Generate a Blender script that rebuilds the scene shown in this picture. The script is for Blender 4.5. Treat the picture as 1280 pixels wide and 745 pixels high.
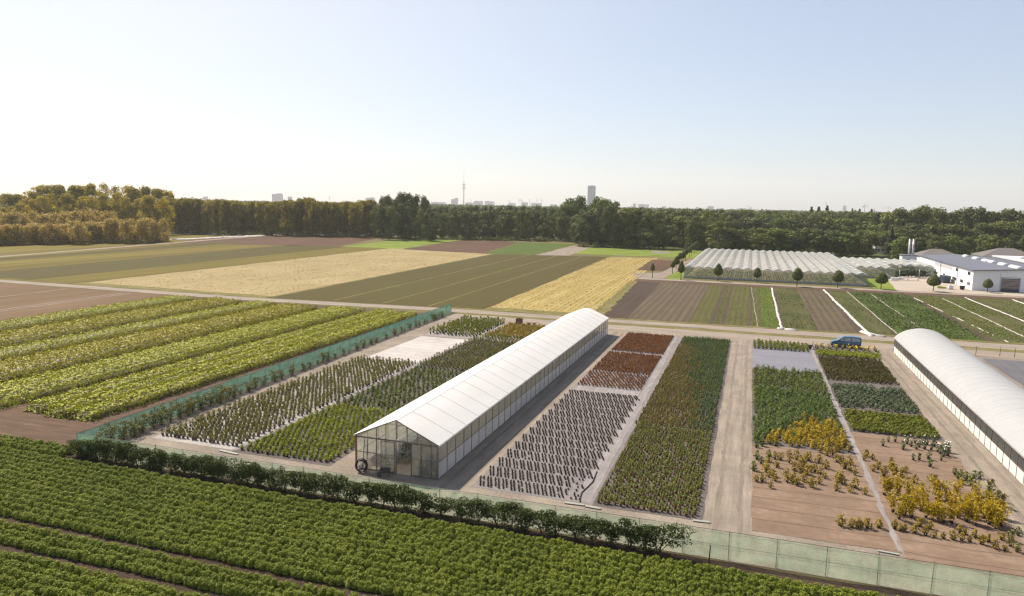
import bpy, bmesh, math, random
import numpy as np
from mathutils import Vector, Matrix
R_ = math.radians
for o in list(bpy.data.objects): bpy.data.objects.remove(o)
sc = bpy.context.scene
C = sc.collection

# ------------------------------------------------------------------ camera
# world: origin under the camera, Y runs along the greenhouses and plots, X to the right, metres
CAM_H = 24.0
FPX = 900.0                                    # focal length in pixels of a 1280 wide frame
CAMR = np.array([[0.94860807, 0.05752164, -0.3111816],     # camera right / down / forward as world columns
                 [0.3159497, -0.11669634, 0.94157196],
                 [0.01784701, -0.99150049, -0.12887303]])
cd = bpy.data.cameras.new('camera'); cam = bpy.data.objects.new('camera', cd); C.objects.link(cam)
cd.sensor_width = 36; cd.lens = FPX / 1280 * 36; cd.clip_start = 0.5; cd.clip_end = 30000
mw = Matrix.Identity(4)
for i in range(3):
    mw[i][0] = CAMR[i, 0]; mw[i][1] = -CAMR[i, 1]; mw[i][2] = -CAMR[i, 2]
mw[2][3] = CAM_H
cam.matrix_world = mw
sc.camera = cam

# ------------------------------------------------------------------ light
SUN_EL = R_(48); SUN_AZ = math.atan2(-0.87, 0.49)         # azimuth measured from +Y towards +X
sdir = Vector((math.sin(SUN_AZ) * math.cos(SUN_EL), math.cos(SUN_AZ) * math.cos(SUN_EL), math.sin(SUN_EL)))
w = bpy.data.worlds.new('World'); sc.world = w; w.use_nodes = True
wt = w.node_tree; wt.nodes.clear()
sky = wt.nodes.new('ShaderNodeTexSky'); sky.sky_type = 'NISHITA'; sky.sun_disc = False
sky.sun_elevation = SUN_EL; sky.sun_rotation = SUN_AZ; sky.altitude = 500
sky.air_density = 1.0; sky.dust_density = 1.2; sky.ozone_density = 2.5
bg = wt.nodes.new('ShaderNodeBackground'); bg.inputs['Strength'].default_value = 0.082
wo = wt.nodes.new('ShaderNodeOutputWorld')
mxw = wt.nodes.new('ShaderNodeMix'); mxw.data_type = 'RGBA'; mxw.inputs[0].default_value = 0.42
mxw.inputs[7].default_value = (5.0, 5.3, 6.0, 1)           # a milky summer sky
wt.links.new(sky.outputs[0], mxw.inputs[6])
tcw = wt.nodes.new('ShaderNodeTexCoord'); vdot = wt.nodes.new('ShaderNodeVectorMath'); vdot.operation = 'DOT_PRODUCT'
gdir = Vector((math.sin(SUN_AZ + 0.15) * math.cos(R_(26)), math.cos(SUN_AZ + 0.15) * math.cos(R_(26)), math.sin(R_(26))))
vdot.inputs[1].default_value = gdir; wt.links.new(tcw.outputs['Generated'], vdot.inputs[0])
def wmath(op, a, b):
    nd = wt.nodes.new('ShaderNodeMath'); nd.operation = op; wt.links.new(a, nd.inputs[0]); nd.inputs[1].default_value = b; return nd.outputs[0]
glow = wmath('MULTIPLY', wmath('POWER', wmath('MAXIMUM', vdot.outputs['Value'], 0.0), 6.0), 0.40)   # warm glow lobe added to the sky, low on the sun's side
mxg = wt.nodes.new('ShaderNodeMix'); mxg.data_type = 'RGBA'; wt.links.new(glow, mxg.inputs[0]); wt.links.new(mxw.outputs[2], mxg.inputs[6]); mxg.inputs[7].default_value = (9.0, 8.1, 7.0, 1)
wt.links.new(mxg.outputs[2], bg.inputs[0]); wt.links.new(bg.outputs[0], wo.inputs[0])
sl = bpy.data.lights.new('sun', 'SUN'); sl.energy = 5.0; sl.angle = R_(0.53); sl.color = (1.0, 0.87, 0.70)
so = bpy.data.objects.new('sun', sl); C.objects.link(so)
so.rotation_euler = sdir.to_track_quat('Z', 'Y').to_euler()
so.location = sdir * 200
vs = sc.view_settings
sc.display_settings.display_device = 'sRGB'
vs.view_transform = 'Standard'; vs.look = 'None'; vs.gamma = 1.0; vs.exposure = 0.8; vs.use_curve_mapping = False
sc.render.engine = 'CYCLES'
cy = sc.cycles
cy.max_bounces = 8; cy.diffuse_bounces = 3; cy.glossy_bounces = 3; cy.transmission_bounces = 4
cy.transparent_max_bounces = 12; cy.volume_bounces = 0; cy.use_denoising = True; cy.pixel_filter_type = 'BLACKMAN_HARRIS'; cy.filter_width = 1.3
cy.caustics_reflective = False; cy.caustics_refractive = False

# ------------------------------------------------------------------ helpers: properties
def tag(o, label=None, cat=None, group=None, kind=None):
    if label: o['label'] = label
    if cat: o['category'] = cat
    if group: o['group'] = group
    if kind: o['kind'] = kind
    return o
def thing(name, label, cat, loc=(0, 0, 0), rz=0, group=None, scale=None):
    o = bpy.data.objects.new(name, None); C.objects.link(o)
    o.empty_display_size = 0.3
    o.location = loc; o.rotation_euler = (0, 0, rz)
    if scale: o.scale = scale
    return tag(o, label, cat, group)
def link(name, me, parent=None):
    o = bpy.data.objects.new(name, me); C.objects.link(o)
    if parent: o.parent = parent
    return o
def in_view(x, y, m=0.0, z=0.0):
    c = CAMR.T @ np.array([x, y, z - CAM_H])
    if c[2] <= 1: return False
    px = 640 + FPX * c[0] / c[2]; py = 372.5 + FPX * c[1] / c[2]
    return -m <= px <= 1280 + m and -m <= py <= 745 + m
def g(px, py, z=0.0):
    """survey: the spot at height z seen at a photo pixel"""
    d = CAMR @ np.array([(px - 640) / FPX, (py - 372.5) / FPX, 1.0])
    t = (z - CAM_H) / d[2]
    return (d[0] * t, d[1] * t)

# ------------------------------------------------------------------ helpers: materials
class NT:
    def __init__(s, name):
        s.m = bpy.data.materials.new(name); s.m.use_nodes = True
        s.t = s.m.node_tree; s.t.nodes.clear()
        s.out = s.t.nodes.new('ShaderNodeOutputMaterial')
    def n(s, typ, props=None, **ins):
        nd = s.t.nodes.new('ShaderNode' + typ)
        for k, v in (props or {}).items(): setattr(nd, k, v)
        for k, v in ins.items():
            k = k.replace('_', ' ')
            if k.isdigit(): k = int(k)
            s.set(nd, k, v)
        return nd
    def set(s, nd, k, v):
        inp = nd.inputs[k]
        if hasattr(v, 'is_output'): s.t.links.new(v, inp)
        elif isinstance(v, bpy.types.Node): s.t.links.new(v.outputs[0], inp)
        elif isinstance(v, (tuple, list)) and len(v) == 3 and inp.type == 'RGBA': inp.default_value = (*v, 1)
        else: inp.default_value = v
    def math(s, op, a, b=0.0, clamp=False):
        nd = s.t.nodes.new('ShaderNodeMath'); nd.operation = op; nd.use_clamp = clamp
        s.set(nd, 0, a); s.set(nd, 1, b); return nd
    def mix(s, f, a, b, blend='MIX'):
        nd = s.t.nodes.new('ShaderNodeMix'); nd.data_type = 'RGBA'; nd.blend_type = blend
        s.set(nd, 0, f); s.set(nd, 6, a); s.set(nd, 7, b); return nd.outputs[2]
    def pos(s, scale=(1, 1, 1)):
        ge = s.n('NewGeometry'); mp = s.n('Mapping'); s.t.links.new(ge.outputs['Position'], mp.inputs[0])
        mp.inputs['Scale'].default_value = scale; return mp.outputs[0]
    def noise(s, scale, vec=None, detail=3, rough=0.55):
        nd = s.n('TexNoise'); nd.inputs['Scale'].default_value = scale
        nd.inputs['Detail'].default_value = detail; nd.inputs['Roughness'].default_value = rough
        s.t.links.new(vec if vec is not None else s.pos(), nd.inputs['Vector']); return nd.outputs[0]
    def ramp(s, f, stops):
        nd = s.n('ValToRGB'); cr = nd.color_ramp
        while len(cr.elements) < len(stops): cr.elements.new(0.5)
        for e, (p, c) in zip(cr.elements, stops): e.position = p; e.color = (*c, 1) if len(c) == 3 else c
        s.set(nd, 0, f); return nd.outputs[0]
    def bsdf(s, col, rough=0.8, spec=0.3, metal=0.0, **kw):
        nd = s.n('BsdfPrincipled'); s.set(nd, 'Base Color', col); s.set(nd, 'Roughness', rough)
        nd.inputs['Specular IOR Level'].default_value = spec; nd.inputs['Metallic'].default_value = metal
        for k, v in kw.items(): s.set(nd, k.replace('_', ' '), v)
        return nd
    def done(s, sh):
        s.t.links.new(sh.outputs[0], s.out.inputs['Surface']); return s.m

def mul(c, k): return tuple(min(1, x * k) for x in c)

def leaf(name, a, b, patch=0.25, trans=0.3, b_amt=1.0):
    """two leaf colours mixed by patches and by single leaves, part of the light shines through"""
    t = NT(name)
    ge = t.n('NewGeometry'); rnd = ge.outputs['Random Per Island']
    ns = t.noise(patch, detail=2)
    f = t.math('ADD', t.math('MULTIPLY', rnd, 0.4), t.math('MULTIPLY', t.math('SUBTRACT', ns, 0.22), 0.85), True)
    col = t.mix(f, a, b)
    d = t.bsdf(col, 0.62, 0.25)
    tr = t.n('BsdfTranslucent', Color=t.mix(1.0, col, (1.0, 0.95, 0.45), 'MULTIPLY'))
    mx = t.n('MixShader', None, Fac=trans); t.t.links.new(d.outputs[0], mx.inputs[1]); t.t.links.new(tr.outputs[0], mx.inputs[2])
    return t.done(mx)

def plain(name, col, rough=0.6, spec=0.4, metal=0.0, var=0.12, vscale=2.0):
    t = NT(name)
    ns = t.noise(vscale)
    return t.done(t.bsdf(t.ramp(ns, [(0.3, mul(col, 1 - var)), (0.7, mul(col, 1 + var))]), rough, spec, metal))

def earth(name, a, b, c=None, big=0.06, fine=1.6, streak=None, samt=0.5, bump=0.0, bscale=6.0, extra=None, rows=None):
    """ground: large patches, fine grain, optional streaks along a direction and optional sown rows (pitch, colour, amount)"""
    t = NT(name); c = c or mul(a, 1.25)
    n1 = t.noise(big, detail=4, rough=0.6); n2 = t.noise(fine, detail=5, rough=0.7)
    f = t.math('ADD', t.math('MULTIPLY', n1, 0.55), t.math('MULTIPLY', n2, 0.45))
    if streak:
        n3 = t.noise(1.0, t.pos((*streak, 1)), detail=4, rough=0.65)
        f = t.math('ADD', t.math('MULTIPLY', f, 1 - samt), t.math('MULTIPLY', n3, samt))
    col = t.ramp(f, [(0.33, a), (0.5, b), (0.68, c)])
    if rows:
        pitch, rc, amt = rows[:3]; ax = rows[3] if len(rows) > 3 else 0
        sx = t.n('SeparateXYZ'); t.t.links.new(t.pos(), sx.inputs[0])
        wob = t.math('MULTIPLY', t.noise(0.8, detail=2), pitch * 0.25)
        s_ = t.math('SINE', t.math('MULTIPLY', t.math('ADD', sx.outputs[ax], wob), 2 * math.pi / pitch))
        gap = t.noise(0.35, detail=4, rough=0.7)
        k = t.math('MULTIPLY', t.math('MULTIPLY', t.math('ADD', s_, 0.35, True), amt), t.math('MULTIPLY', gap, 1.7, True), True)
        col = t.mix(k, col, t.mix(t.noise(2.2), mul(rc, 0.75), mul(rc, 1.25)))
    if extra: col = extra(t, col)
    b_ = t.bsdf(col, 0.95, 0.1)
    if bump:
        bp = t.n('Bump'); bp.inputs['Strength'].default_value = bump; bp.inputs['Distance'].default_value = 0.15
        t.t.links.new(t.noise(bscale, detail=4), bp.inputs['Height']); t.t.links.new(bp.outputs[0], b_.inputs['Normal'])
    return t.done(b_)

# ------------------------------------------------------------------ helpers: geometry
class MB:
    def __init__(s): s.v = []; s.f = []; s.m = []; s.smooth = []
    def add(s, vs, fs, mi=0, sm=False):
        k = len(s.v); s.v += [tuple(x) for x in vs]
        for f in fs: s.f.append([i + k for i in f]); s.m.append(mi); s.smooth.append(sm)
        return s
    def box(s, x0, x1, y0, y1, z0, z1, mi=0):
        return s.add([(x0,y0,z0),(x1,y0,z0),(x1,y1,z0),(x0,y1,z0),(x0,y0,z1),(x1,y0,z1),(x1,y1,z1),(x0,y1,z1)],
                     [(0,3,2,1),(4,5,6,7),(0,1,5,4),(1,2,6,5),(2,3,7,6),(3,0,4,7)], mi)
    def tube(s, p, q, r0, r1=None, n=8, mi=0, cap=True, sm=True):
        r1 = r0 if r1 is None else r1
        p = Vector(p); q = Vector(q); d = (q - p).normalized()
        u = d.orthogonal().normalized(); v = d.cross(u)
        a = [p + (u * math.cos(t) + v * math.sin(t)) * r0 for t in [2*math.pi*i/n for i in range(n)]]
        b = [q + (u * math.cos(t) + v * math.sin(t)) * r1 for t in [2*math.pi*i/n for i in range(n)]]
        k = len(s.v); s.v += [tuple(x) for x in a + b]
        for i in range(n):
            j = (i + 1) % n; s.f.append([k+i, k+j, k+n+j, k+n+i]); s.m.append(mi); s.smooth.append(sm)
        if cap:
            s.f.append([k+i for i in reversed(range(n))]); s.m.append(mi); s.smooth.append(False)
            s.f.append([k+n+i for i in range(n)]); s.m.append(mi); s.smooth.append(False)
        return s
    def bar(s, p, q, wd, mi=0): return s.tube(p, q, wd * 0.7071, n=4, mi=mi, sm=False)
    def prism(s, prof, y0, y1, mi=0, ax='y'):
        """profile of (a, z) points swept along y (ax='y': a is x) or along x (ax='x': a is y)"""
        n = len(prof)
        if ax == 'y': vs = [(a, y0, z) for a, z in prof] + [(a, y1, z) for a, z in prof]
        else: vs = [(y0, a, z) for a, z in prof] + [(y1, a, z) for a, z in prof]
        fs = [(i, (i+1) % n, n + (i+1) % n, n + i) for i in range(n)] + [tuple(reversed(range(n))), tuple(range(n, 2*n))]
        return s.add(vs, fs, mi)
    def lathe(s, prof, c=(0, 0, 0), n=12, mi=0, sm=True):
        k = len(s.v)
        for r, z in prof:
            for i in range(n): s.v.append((c[0] + r*math.cos(2*math.pi*i/n), c[1] + r*math.sin(2*math.pi*i/n), c[2] + z))
        for j in range(len(prof) - 1):
            for i in range(n):
                i2 = (i+1) % n
                s.f.append([k+j*n+i, k+j*n+i2, k+(j+1)*n+i2, k+(j+1)*n+i]); s.m.append(mi); s.smooth.append(sm)
        return s
    def mesh(s, name, mats):
        me = bpy.data.meshes.new(name); me.from_pydata(s.v, [], s.f)
        for m_ in (mats if isinstance(mats, (list, tuple)) else [mats]): me.materials.append(m_)
        me.polygons.foreach_set('material_index', s.m); me.polygons.foreach_set('use_smooth', s.smooth)
        bm = bmesh.new(); bm.from_mesh(me); bmesh.ops.recalc_face_normals(bm, faces=bm.faces); bm.to_mesh(me); bm.free()
        return me
    def build(s, name, mats, parent=None): return link(name, s.mesh(name, mats), parent)

def np_mesh(name, V, F, M, mats):
    """quads only, numpy arrays"""
    me = bpy.data.meshes.new(name)
    me.vertices.add(len(V)); me.vertices.foreach_set('co', np.asarray(V, np.float32).ravel())
    me.loops.add(F.size); me.loops.foreach_set('vertex_index', F.ravel().astype(np.int32))
    me.polygons.add(len(F)); me.polygons.foreach_set('loop_start', np.arange(0, F.size, 4, dtype=np.int32))
    for m_ in mats: me.materials.append(m_)
    me.polygons.foreach_set('material_index', M.astype(np.int32))
    me.update(calc_edges=True); me.validate(); return me

def quads(rng, c, nrm, size, aspect=0.62):
    """one diamond leaf per centre, facing nrm"""
    n = nrm / (np.linalg.norm(nrm, axis=1, keepdims=True) + 1e-9)
    t = np.cross(n, rng.normal(size=n.shape)); t /= (np.linalg.norm(t, axis=1, keepdims=True) + 1e-9)
    b = np.cross(n, t)
    s = np.broadcast_to(size, (len(c),))[:, None] * 0.5
    V = np.stack([c - t * s, c + b * s * aspect, c + t * s, c - b * s * aspect], 1).reshape(-1, 3)
    return V, np.arange(len(c) * 4).reshape(-1, 4)

def frustum(r0, r1, h, n=8, z=0.0):
    a = np.linspace(0, 2*np.pi, n, endpoint=False)
    V = np.concatenate([np.stack([r0*np.cos(a), r0*np.sin(a), np.full(n, z)], 1), np.stack([r1*np.cos(a), r1*np.sin(a), np.full(n, z+h)], 1)])
    F = [[i, (i+1) % n, n+(i+1) % n, n+i] for i in range(n)]
    F += [[n+i, n+i+1, n+n-2-i, n+n-1-i] for i in range(n//2 - 1)]
    return V, np.array(F)

def join(parts):
    Vs, Fs, Ms, k = [], [], [], 0
    for V, F, mi in parts:
        Vs.append(V); Fs.append(F + k); Ms.append(np.full(len(F), mi) if np.isscalar(mi) else mi); k += len(V)
    return np.concatenate(Vs), np.concatenate(Fs), np.concatenate(Ms)

def plant(seed, h, r, n, size, pot=None, shape='ball', base=0.0):
    """a small plant: leaves through its volume (material 0), an optional pot (material 1)"""
    rng = np.random.default_rng(seed)
    z0 = pot[1] * 0.85 if pot else base
    u = rng.normal(size=(n, 3)); u /= np.linalg.norm(u, axis=1, keepdims=True)
    rad = rng.uniform(0.45, 1.0, n) ** 0.5
    ph = h - z0
    if shape == 'ball':
        u[:, 2] = np.abs(u[:, 2]) * 1.0 - 0.15 * rng.random(n)
        c = u * rad[:, None] * np.array([r, r, ph]); c[:, 2] += z0
        lump = 0.8 + 0.35 * np.sin(np.arctan2(u[:, 1], u[:, 0]) * 3 + seed); c[:, :2] *= lump[:, None]
    elif shape == 'mound':        # a closed dome of small leaves, lumpy like a potato plant
        k = 13; lu = rng.normal(size=(k, 3)); lu[:, 2] = np.abs(lu[:, 2]) + 0.25; lu /= np.linalg.norm(lu, axis=1, keepdims=True)
        lcn = lu * np.array([r*0.62, r*0.62, ph*0.63]); i = rng.integers(0, k, n)
        u[:, 2] = np.abs(u[:, 2])*1.0 - 0.2*rng.random(n)
        c = lcn[i] + u * np.array([r*0.39, r*0.39, ph*0.38]) * rng.uniform(0.75, 1.05, (n, 1)); c[:, 2] = np.maximum(c[:, 2] + z0, 0.03)
        V, F = quads(rng, c, u + rng.normal(size=(n, 3))*0.45 + np.array([0, 0, 0.3]), size*rng.uniform(0.7, 1.3, n), 0.75)
        Vc, Fc = frustum(r*0.62, r*0.40, ph*0.52, 8); return join([(V, F, 0), (Vc, Fc, 0)])
    elif shape == 'upright':
        zz = rng.random(n) ** 0.85; ang = rng.random(n) * 6.283; prof = np.sin(np.pi * np.clip(zz * 0.86 + 0.1, 0, 1)) ** 0.7
        rr = r * prof * np.sqrt(rng.random(n))
        c = np.stack([rr*np.cos(ang), rr*np.sin(ang), z0 + zz*ph], 1); u = np.stack([np.cos(ang), np.sin(ang), 0.25*np.ones(n)], 1)
    elif shape == 'cone':
        zz = rng.random(n); zz = 1 - np.sqrt(zz); ang = rng.random(n) * 6.283; rr = r * (1 - zz) * np.sqrt(rng.uniform(0.4, 1, n))
        c = np.stack([rr*np.cos(ang), rr*np.sin(ang), z0 + zz*ph], 1); u = np.stack([np.cos(ang), np.sin(ang), 0.5*np.ones(n)], 1)
    else:   # vase: several upright stems that spread and carry leaves
        k = 7; sa = rng.random(k) * 6.283; st = rng.uniform(0.2, 1.0, k); sh = rng.uniform(0.7, 1.0, k)
        i = rng.integers(0, k, n); t = rng.uniform(0.15, 1, n)
        c = np.stack([np.cos(sa[i])*st[i]*r*t, np.sin(sa[i])*st[i]*r*t, z0 + ph*sh[i]*t], 1) + rng.normal(size=(n, 3)) * r * 0.2
        c[:, 2] = np.maximum(c[:, 2], z0)
    nr = u + rng.normal(size=(n, 3)) * 0.7; nr[:, 2] += 0.35
    V, F = quads(rng, c, nr, size * rng.uniform(0.7, 1.3, n))
    parts = [(V, F, 0)]
    if pot:
        V, F = frustum(pot[0]*0.8, pot[0], pot[1]); parts.append((V, F, 1))
    elif base > 0:
        V, F = frustum(0.03, 0.02, base + 0.3*(h-base), 6); parts.append((V, F, 1))
    return join(parts)

def scatter(name, pts, geos, mats, label, cat, group, rest=None, n_ind=300, seed=1, smin=0.72, smax=1.22):
    """the plants that show largest become objects of their own (sharing meshes), all the others one mass"""
    rng = np.random.default_rng(seed); pts = np.asarray(pts, float)
    rz = rng.random(len(pts)) * 6.283; s = rng.uniform(smin, smax, len(pts)); vi = rng.integers(0, len(geos), len(pts))
    d = np.hypot(pts[:, 0], pts[:, 1]) / s
    vis = np.array([in_view(x, y, -4) for x, y in pts[:, :2]])
    order = np.argsort(d + np.where(vis, 0, 1e6))
    ind = [i for i in order[:n_ind] if vis[i]]
    mesh = [np_mesh(name, *gg, mats) for gg in geos]
    for i in ind:
        o = bpy.data.objects.new(name, mesh[vi[i]]); C.objects.link(o)
        o.location = (pts[i, 0], pts[i, 1], pts[i, 2] if pts.shape[1] > 2 else 0.03); o.rotation_euler = (0, 0, rz[i]); o.scale = (s[i],)*3
        tag(o, label, cat, group)
    done = set(ind); rem = np.array([i for i in range(len(pts)) if i not in done], int)
    if len(rem):
        parts = []
        for k, (V, F, M) in enumerate(geos):
            ii = rem[vi[rem] == k]
            if not len(ii): continue
            ca, sa = np.cos(rz[ii]), np.sin(rz[ii])
            X = (V[None, :, 0]*ca[:, None] - V[None, :, 1]*sa[:, None]) * s[ii][:, None] + pts[ii, 0][:, None]
            Y = (V[None, :, 0]*sa[:, None] + V[None, :, 1]*ca[:, None]) * s[ii][:, None] + pts[ii, 1][:, None]
            Z = V[None, :, 2]*s[ii][:, None] + (pts[ii, 2][:, None] if pts.shape[1] > 2 else 0.03)
            VV = np.stack([X, Y, Z], 2).reshape(-1, 3)
            FF = (F[None] + (np.arange(len(ii)) * len(V))[:, None, None]).reshape(-1, 4)
            parts.append((VV, FF, np.tile(M, len(ii))))
        o = link(rest[0], np_mesh(rest[0], *join(parts), mats)); tag(o, rest[1], rest[2] if len(rest) > 2 else cat + ' mass', None, 'stuff')

def grid(x0, x1, y0, y1, dx, dy, jit=0.06, stag=True, seed=0, keep=1.0, gaps=None):
    rng = np.random.default_rng(seed); out = []
    j = 0; y = y0 + dy/2
    while y < y1:
        x = x0 + dx * (0.5 if (stag and j % 2) else 0.0) + dx*0.25
        while x < x1:
            if rng.random() < keep and not (gaps and gaps(x, y)):
                out.append((x + rng.normal()*jit*dx, y + rng.normal()*jit*dy))
            x += dx
        y += dy; j += 1
    return out

def sheet(name, pts, z, m, jit=0.0, step=3.0, seed=0, label=None, kind='structure'):
    """one flat patch of ground; its outline wanders a little"""
    rng = random.Random(seed + len(name) + int(abs(pts[0][0]) * 7)); out = []
    for i in range(len(pts)):
        a = Vector(pts[i]).to_2d(); b = Vector(pts[(i+1) % len(pts)]).to_2d(); d = b - a; L = d.length
        nn = max(1, int(L / step)) if jit else 1
        per = Vector((-d.y, d.x)) / max(L, 1e-6)
        for k in range(nn):
            p = a + d * (k / nn) + (per * rng.uniform(-jit, jit) if k else Vector((0, 0)))
            out.append((p.x, p.y, z))
    bm = bmesh.new(); f = bm.faces.new([bm.verts.new(p) for p in out])
    if f.normal.z < 0: f.normal_flip()
    bmesh.ops.recalc_face_normals(bm, faces=bm.faces)
    bmesh.ops.triangulate(bm, faces=bm.faces)
    for f in bm.faces:
        if f.normal.z < 0: f.normal_flip()
    me = bpy.data.meshes.new(name); bm.to_mesh(me); bm.free(); me.materials.append(m)
    o = link(name, me); tag(o, label, None, None, kind); return o
def rect(x0, x1, y0, y1): return [(x0, y0), (x1, y0), (x1, y1), (x0, y1)]

# ------------------------------------------------------------------ ground, fields, roads
SAND = (0.205, 0.177, 0.149)
m_ground = earth('soil', (0.085, 0.075, 0.035), (0.11, 0.10, 0.045), (0.15, 0.12, 0.06), big=0.02)
m_floor = earth('wood_floor', (0.03, 0.04, 0.015), (0.05, 0.06, 0.02), (0.09, 0.10, 0.03), big=0.03)
m_dark = earth('dark_soil', (0.03, 0.021, 0.015), (0.045, 0.032, 0.023), (0.072, 0.053, 0.04), fine=2.5, bump=0.5)
m_plough = earth('ploughed', (0.062, 0.04, 0.029), (0.09, 0.06, 0.043), (0.135, 0.092, 0.068), streak=(0.2, 1.6), samt=0.6, bump=0.5)
m_sand = earth('sand', mul(SAND, 0.62), SAND, mul(SAND, 1.4), big=0.25, fine=4.0, bump=0.4, bscale=9)
m_rut = earth('rutted_sand', mul(SAND, 0.62), mul(SAND, 1.05), mul(SAND, 1.55), big=0.35, fine=4.5, streak=(1.6, 0.09), samt=0.42, bump=0.4, bscale=9)
m_rutx = earth('rutted_road', mul(SAND, 0.75), mul(SAND, 1.12), mul(SAND, 1.45), big=0.2, streak=(0.05, 1.0), samt=0.55)
m_verge = earth('verge', (0.075, 0.08, 0.022), (0.135, 0.12, 0.042), (0.24, 0.20, 0.12), big=0.3, streak=(0.12, 0.8), samt=0.4)
m_meadow = earth('meadow', (0.075, 0.115, 0.02), (0.13, 0.175, 0.028), (0.19, 0.21, 0.05), big=0.08, fine=0.6)
m_straw = earth('straw', (0.18, 0.142, 0.068), (0.26, 0.212, 0.112), (0.34, 0.285, 0.16), big=0.05, fine=1.1, streak=(0.6, 0.04), samt=0.35)
m_gold = earth('ripe_grain', (0.20, 0.152, 0.05), (0.285, 0.225, 0.085), (0.355, 0.295, 0.13), big=0.04, streak=(0.6, 0.02), samt=0.5,
               rows=(5.2, (0.22, 0.17, 0.05), 0.28))
m_brownf = earth('brown_field', (0.05, 0.032, 0.015), (0.068, 0.049, 0.018), (0.06, 0.066, 0.019), big=0.014, streak=(0.35, 0.006), samt=0.5,
                 rows=(2.4, (0.055, 0.075, 0.018), 0.55))
m_olive = earth('olive_field', (0.075, 0.054, 0.014), (0.105, 0.086, 0.019), (0.16, 0.135, 0.03), big=0.02, streak=(0.11, 0.003), samt=0.8)
m_redf = earth('seedling_field', (0.088, 0.053, 0.035), (0.125, 0.077, 0.052), (0.17, 0.11, 0.075), big=0.03, streak=(0.25, 0.02), samt=0.5,
               rows=(2.6, (0.10, 0.10, 0.03), 0.5))
m_umber = earth('umber_field', (0.06, 0.036, 0.026), (0.08, 0.049, 0.034), (0.105, 0.066, 0.046), big=0.02, streak=(0.1, 0.02))
m_taupe = earth('taupe_strip', (0.072, 0.057, 0.039), (0.094, 0.075, 0.052), (0.118, 0.096, 0.067), big=0.1, streak=(1.2, 0.02), samt=0.5,
                rows=(1.62, (0.062, 0.047, 0.034), 0.75))
m_tilled = earth('tilled_strip', (0.04, 0.029, 0.023), (0.055, 0.04, 0.032), (0.072, 0.053, 0.042), big=0.1, streak=(1.2, 0.03), samt=0.5,
                 rows=(1.6, (0.06, 0.045, 0.036), 0.6))
m_oliv2 = earth('olive_strip', (0.062, 0.06, 0.022), (0.08, 0.08, 0.026), (0.105, 0.098, 0.037), big=0.1, streak=(1.3, 0.03), samt=0.5,
                rows=(1.3, (0.06, 0.05, 0.03), 0.6))
m_green = earth('green_strip', (0.042, 0.066, 0.016), (0.06, 0.09, 0.02), (0.085, 0.11, 0.032), big=0.12, streak=(0.9, 0.05), samt=0.5)
m_mixed = earth('weedy_strip', (0.045, 0.056, 0.017), (0.066, 0.07, 0.024), (0.10, 0.084, 0.05), big=0.07, streak=(0.7, 0.02), samt=0.55)
m_furrow = earth('furrow', (0.05, 0.036, 0.027), (0.066, 0.049, 0.037), (0.085, 0.064, 0.05))
m_fabw = earth('pale_fabric', (0.27, 0.255, 0.25), (0.37, 0.35, 0.345), (0.50, 0.48, 0.475), big=0.15, fine=0.9, streak=(0.12, 1.6), samt=0.4)
m_fabg = earth('grey_fabric', (0.13, 0.118, 0.12), (0.17, 0.157, 0.16), (0.215, 0.20, 0.205), big=0.2, fine=1.4, streak=(0.25, 1.2), samt=0.35)
m_fabb = earth('blue_grey_fabric', (0.13, 0.133, 0.16), (0.165, 0.168, 0.20), (0.20, 0.205, 0.24), big=0.2, streak=(0.1, 1.4), samt=0.4)
m_fabk = earth('dark_fabric', (0.085, 0.085, 0.098), (0.11, 0.11, 0.125), (0.14, 0.14, 0.155), big=0.2, streak=(1.0, 0.1))
def seams(t, col):
    sx = t.n('SeparateXYZ'); t.t.links.new(t.pos(), sx.inputs[0])
    y = t.math('ADD', sx.outputs[1], t.math('MULTIPLY', t.noise(0.12), 1.2))
    fr = t.math('FRACT', t.math('MULTIPLY', y, 1 / 2.3))
    k = t.math('MULTIPLY', t.math('LESS_THAN', fr, 0.055), 0.7)
    return t.mix(k, col, (0.075, 0.055, 0.045))
m_fabp = earth('worn_fabric', (0.125, 0.086, 0.062), (0.172, 0.122, 0.09), (0.255, 0.19, 0.148), big=0.22, fine=1.6, streak=(0.2, 0.9), samt=0.35, extra=seams)
m_conc = earth('concrete', (0.27, 0.235, 0.20), (0.33, 0.29, 0.25), (0.38, 0.34, 0.30), big=0.06, fine=0.8)

sheet('ground', [(-9200, -380), (4800, -380), (4800, 8900), (-9200, 8900)], -0.02, m_ground)
sheet('forest_floor', [(-900, 500), (-420, 436), (-215, 490), (-115, 512), (-95, 424), (-30, 424), (-26, 388), (36, 386), (90, 350), (500, 340), (4000, 900), (4000, 6000), (-6000, 6000)], -0.012, m_floor)
sheet('field', rect(-120, 40, 10, 48.9), 0.0, m_dark, 0.15)
sheet('field', [(-200, 48.9), (-59.3, 48.9), (-62.6, 143), (-200, 143)], 0.0, m_plough)
sheet('field', [(-133, 60), (-65.6, 60), (-66, 138), (-133, 138)], 0.008, earth('bed_soil', (0.045, 0.03, 0.02), (0.065, 0.044, 0.03), (0.095, 0.066, 0.047)), 0.4, 3)  # soil darkened to give the furrows between the beds their shade
sheet('field', [(-460, 10), (-133.5, 10), (-133.5, 142.5), (-460, 144)], 0.006, m_redf, 0.3, 6)
for (px, py) in ((422, 374), (537, 382), (478, 379)):
    x, y = g(px, py); sheet('track', [(x, 152), (x + 0.5, 152), (x - 4.6, 335), (x - 5.2, 335)], 0.03, m_verge, 0.1, 6)
for (px, py, y1_) in ((8, 389, 141), (60, 380, 141), (0, 372, 141)):
    x, y = g(px, py); sheet('track', [(x, y - 60), (x + 0.6, y - 60), (x - 1.0, y1_), (x - 1.7, y1_)], 0.03, m_rut, 0.1, 6)
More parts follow.
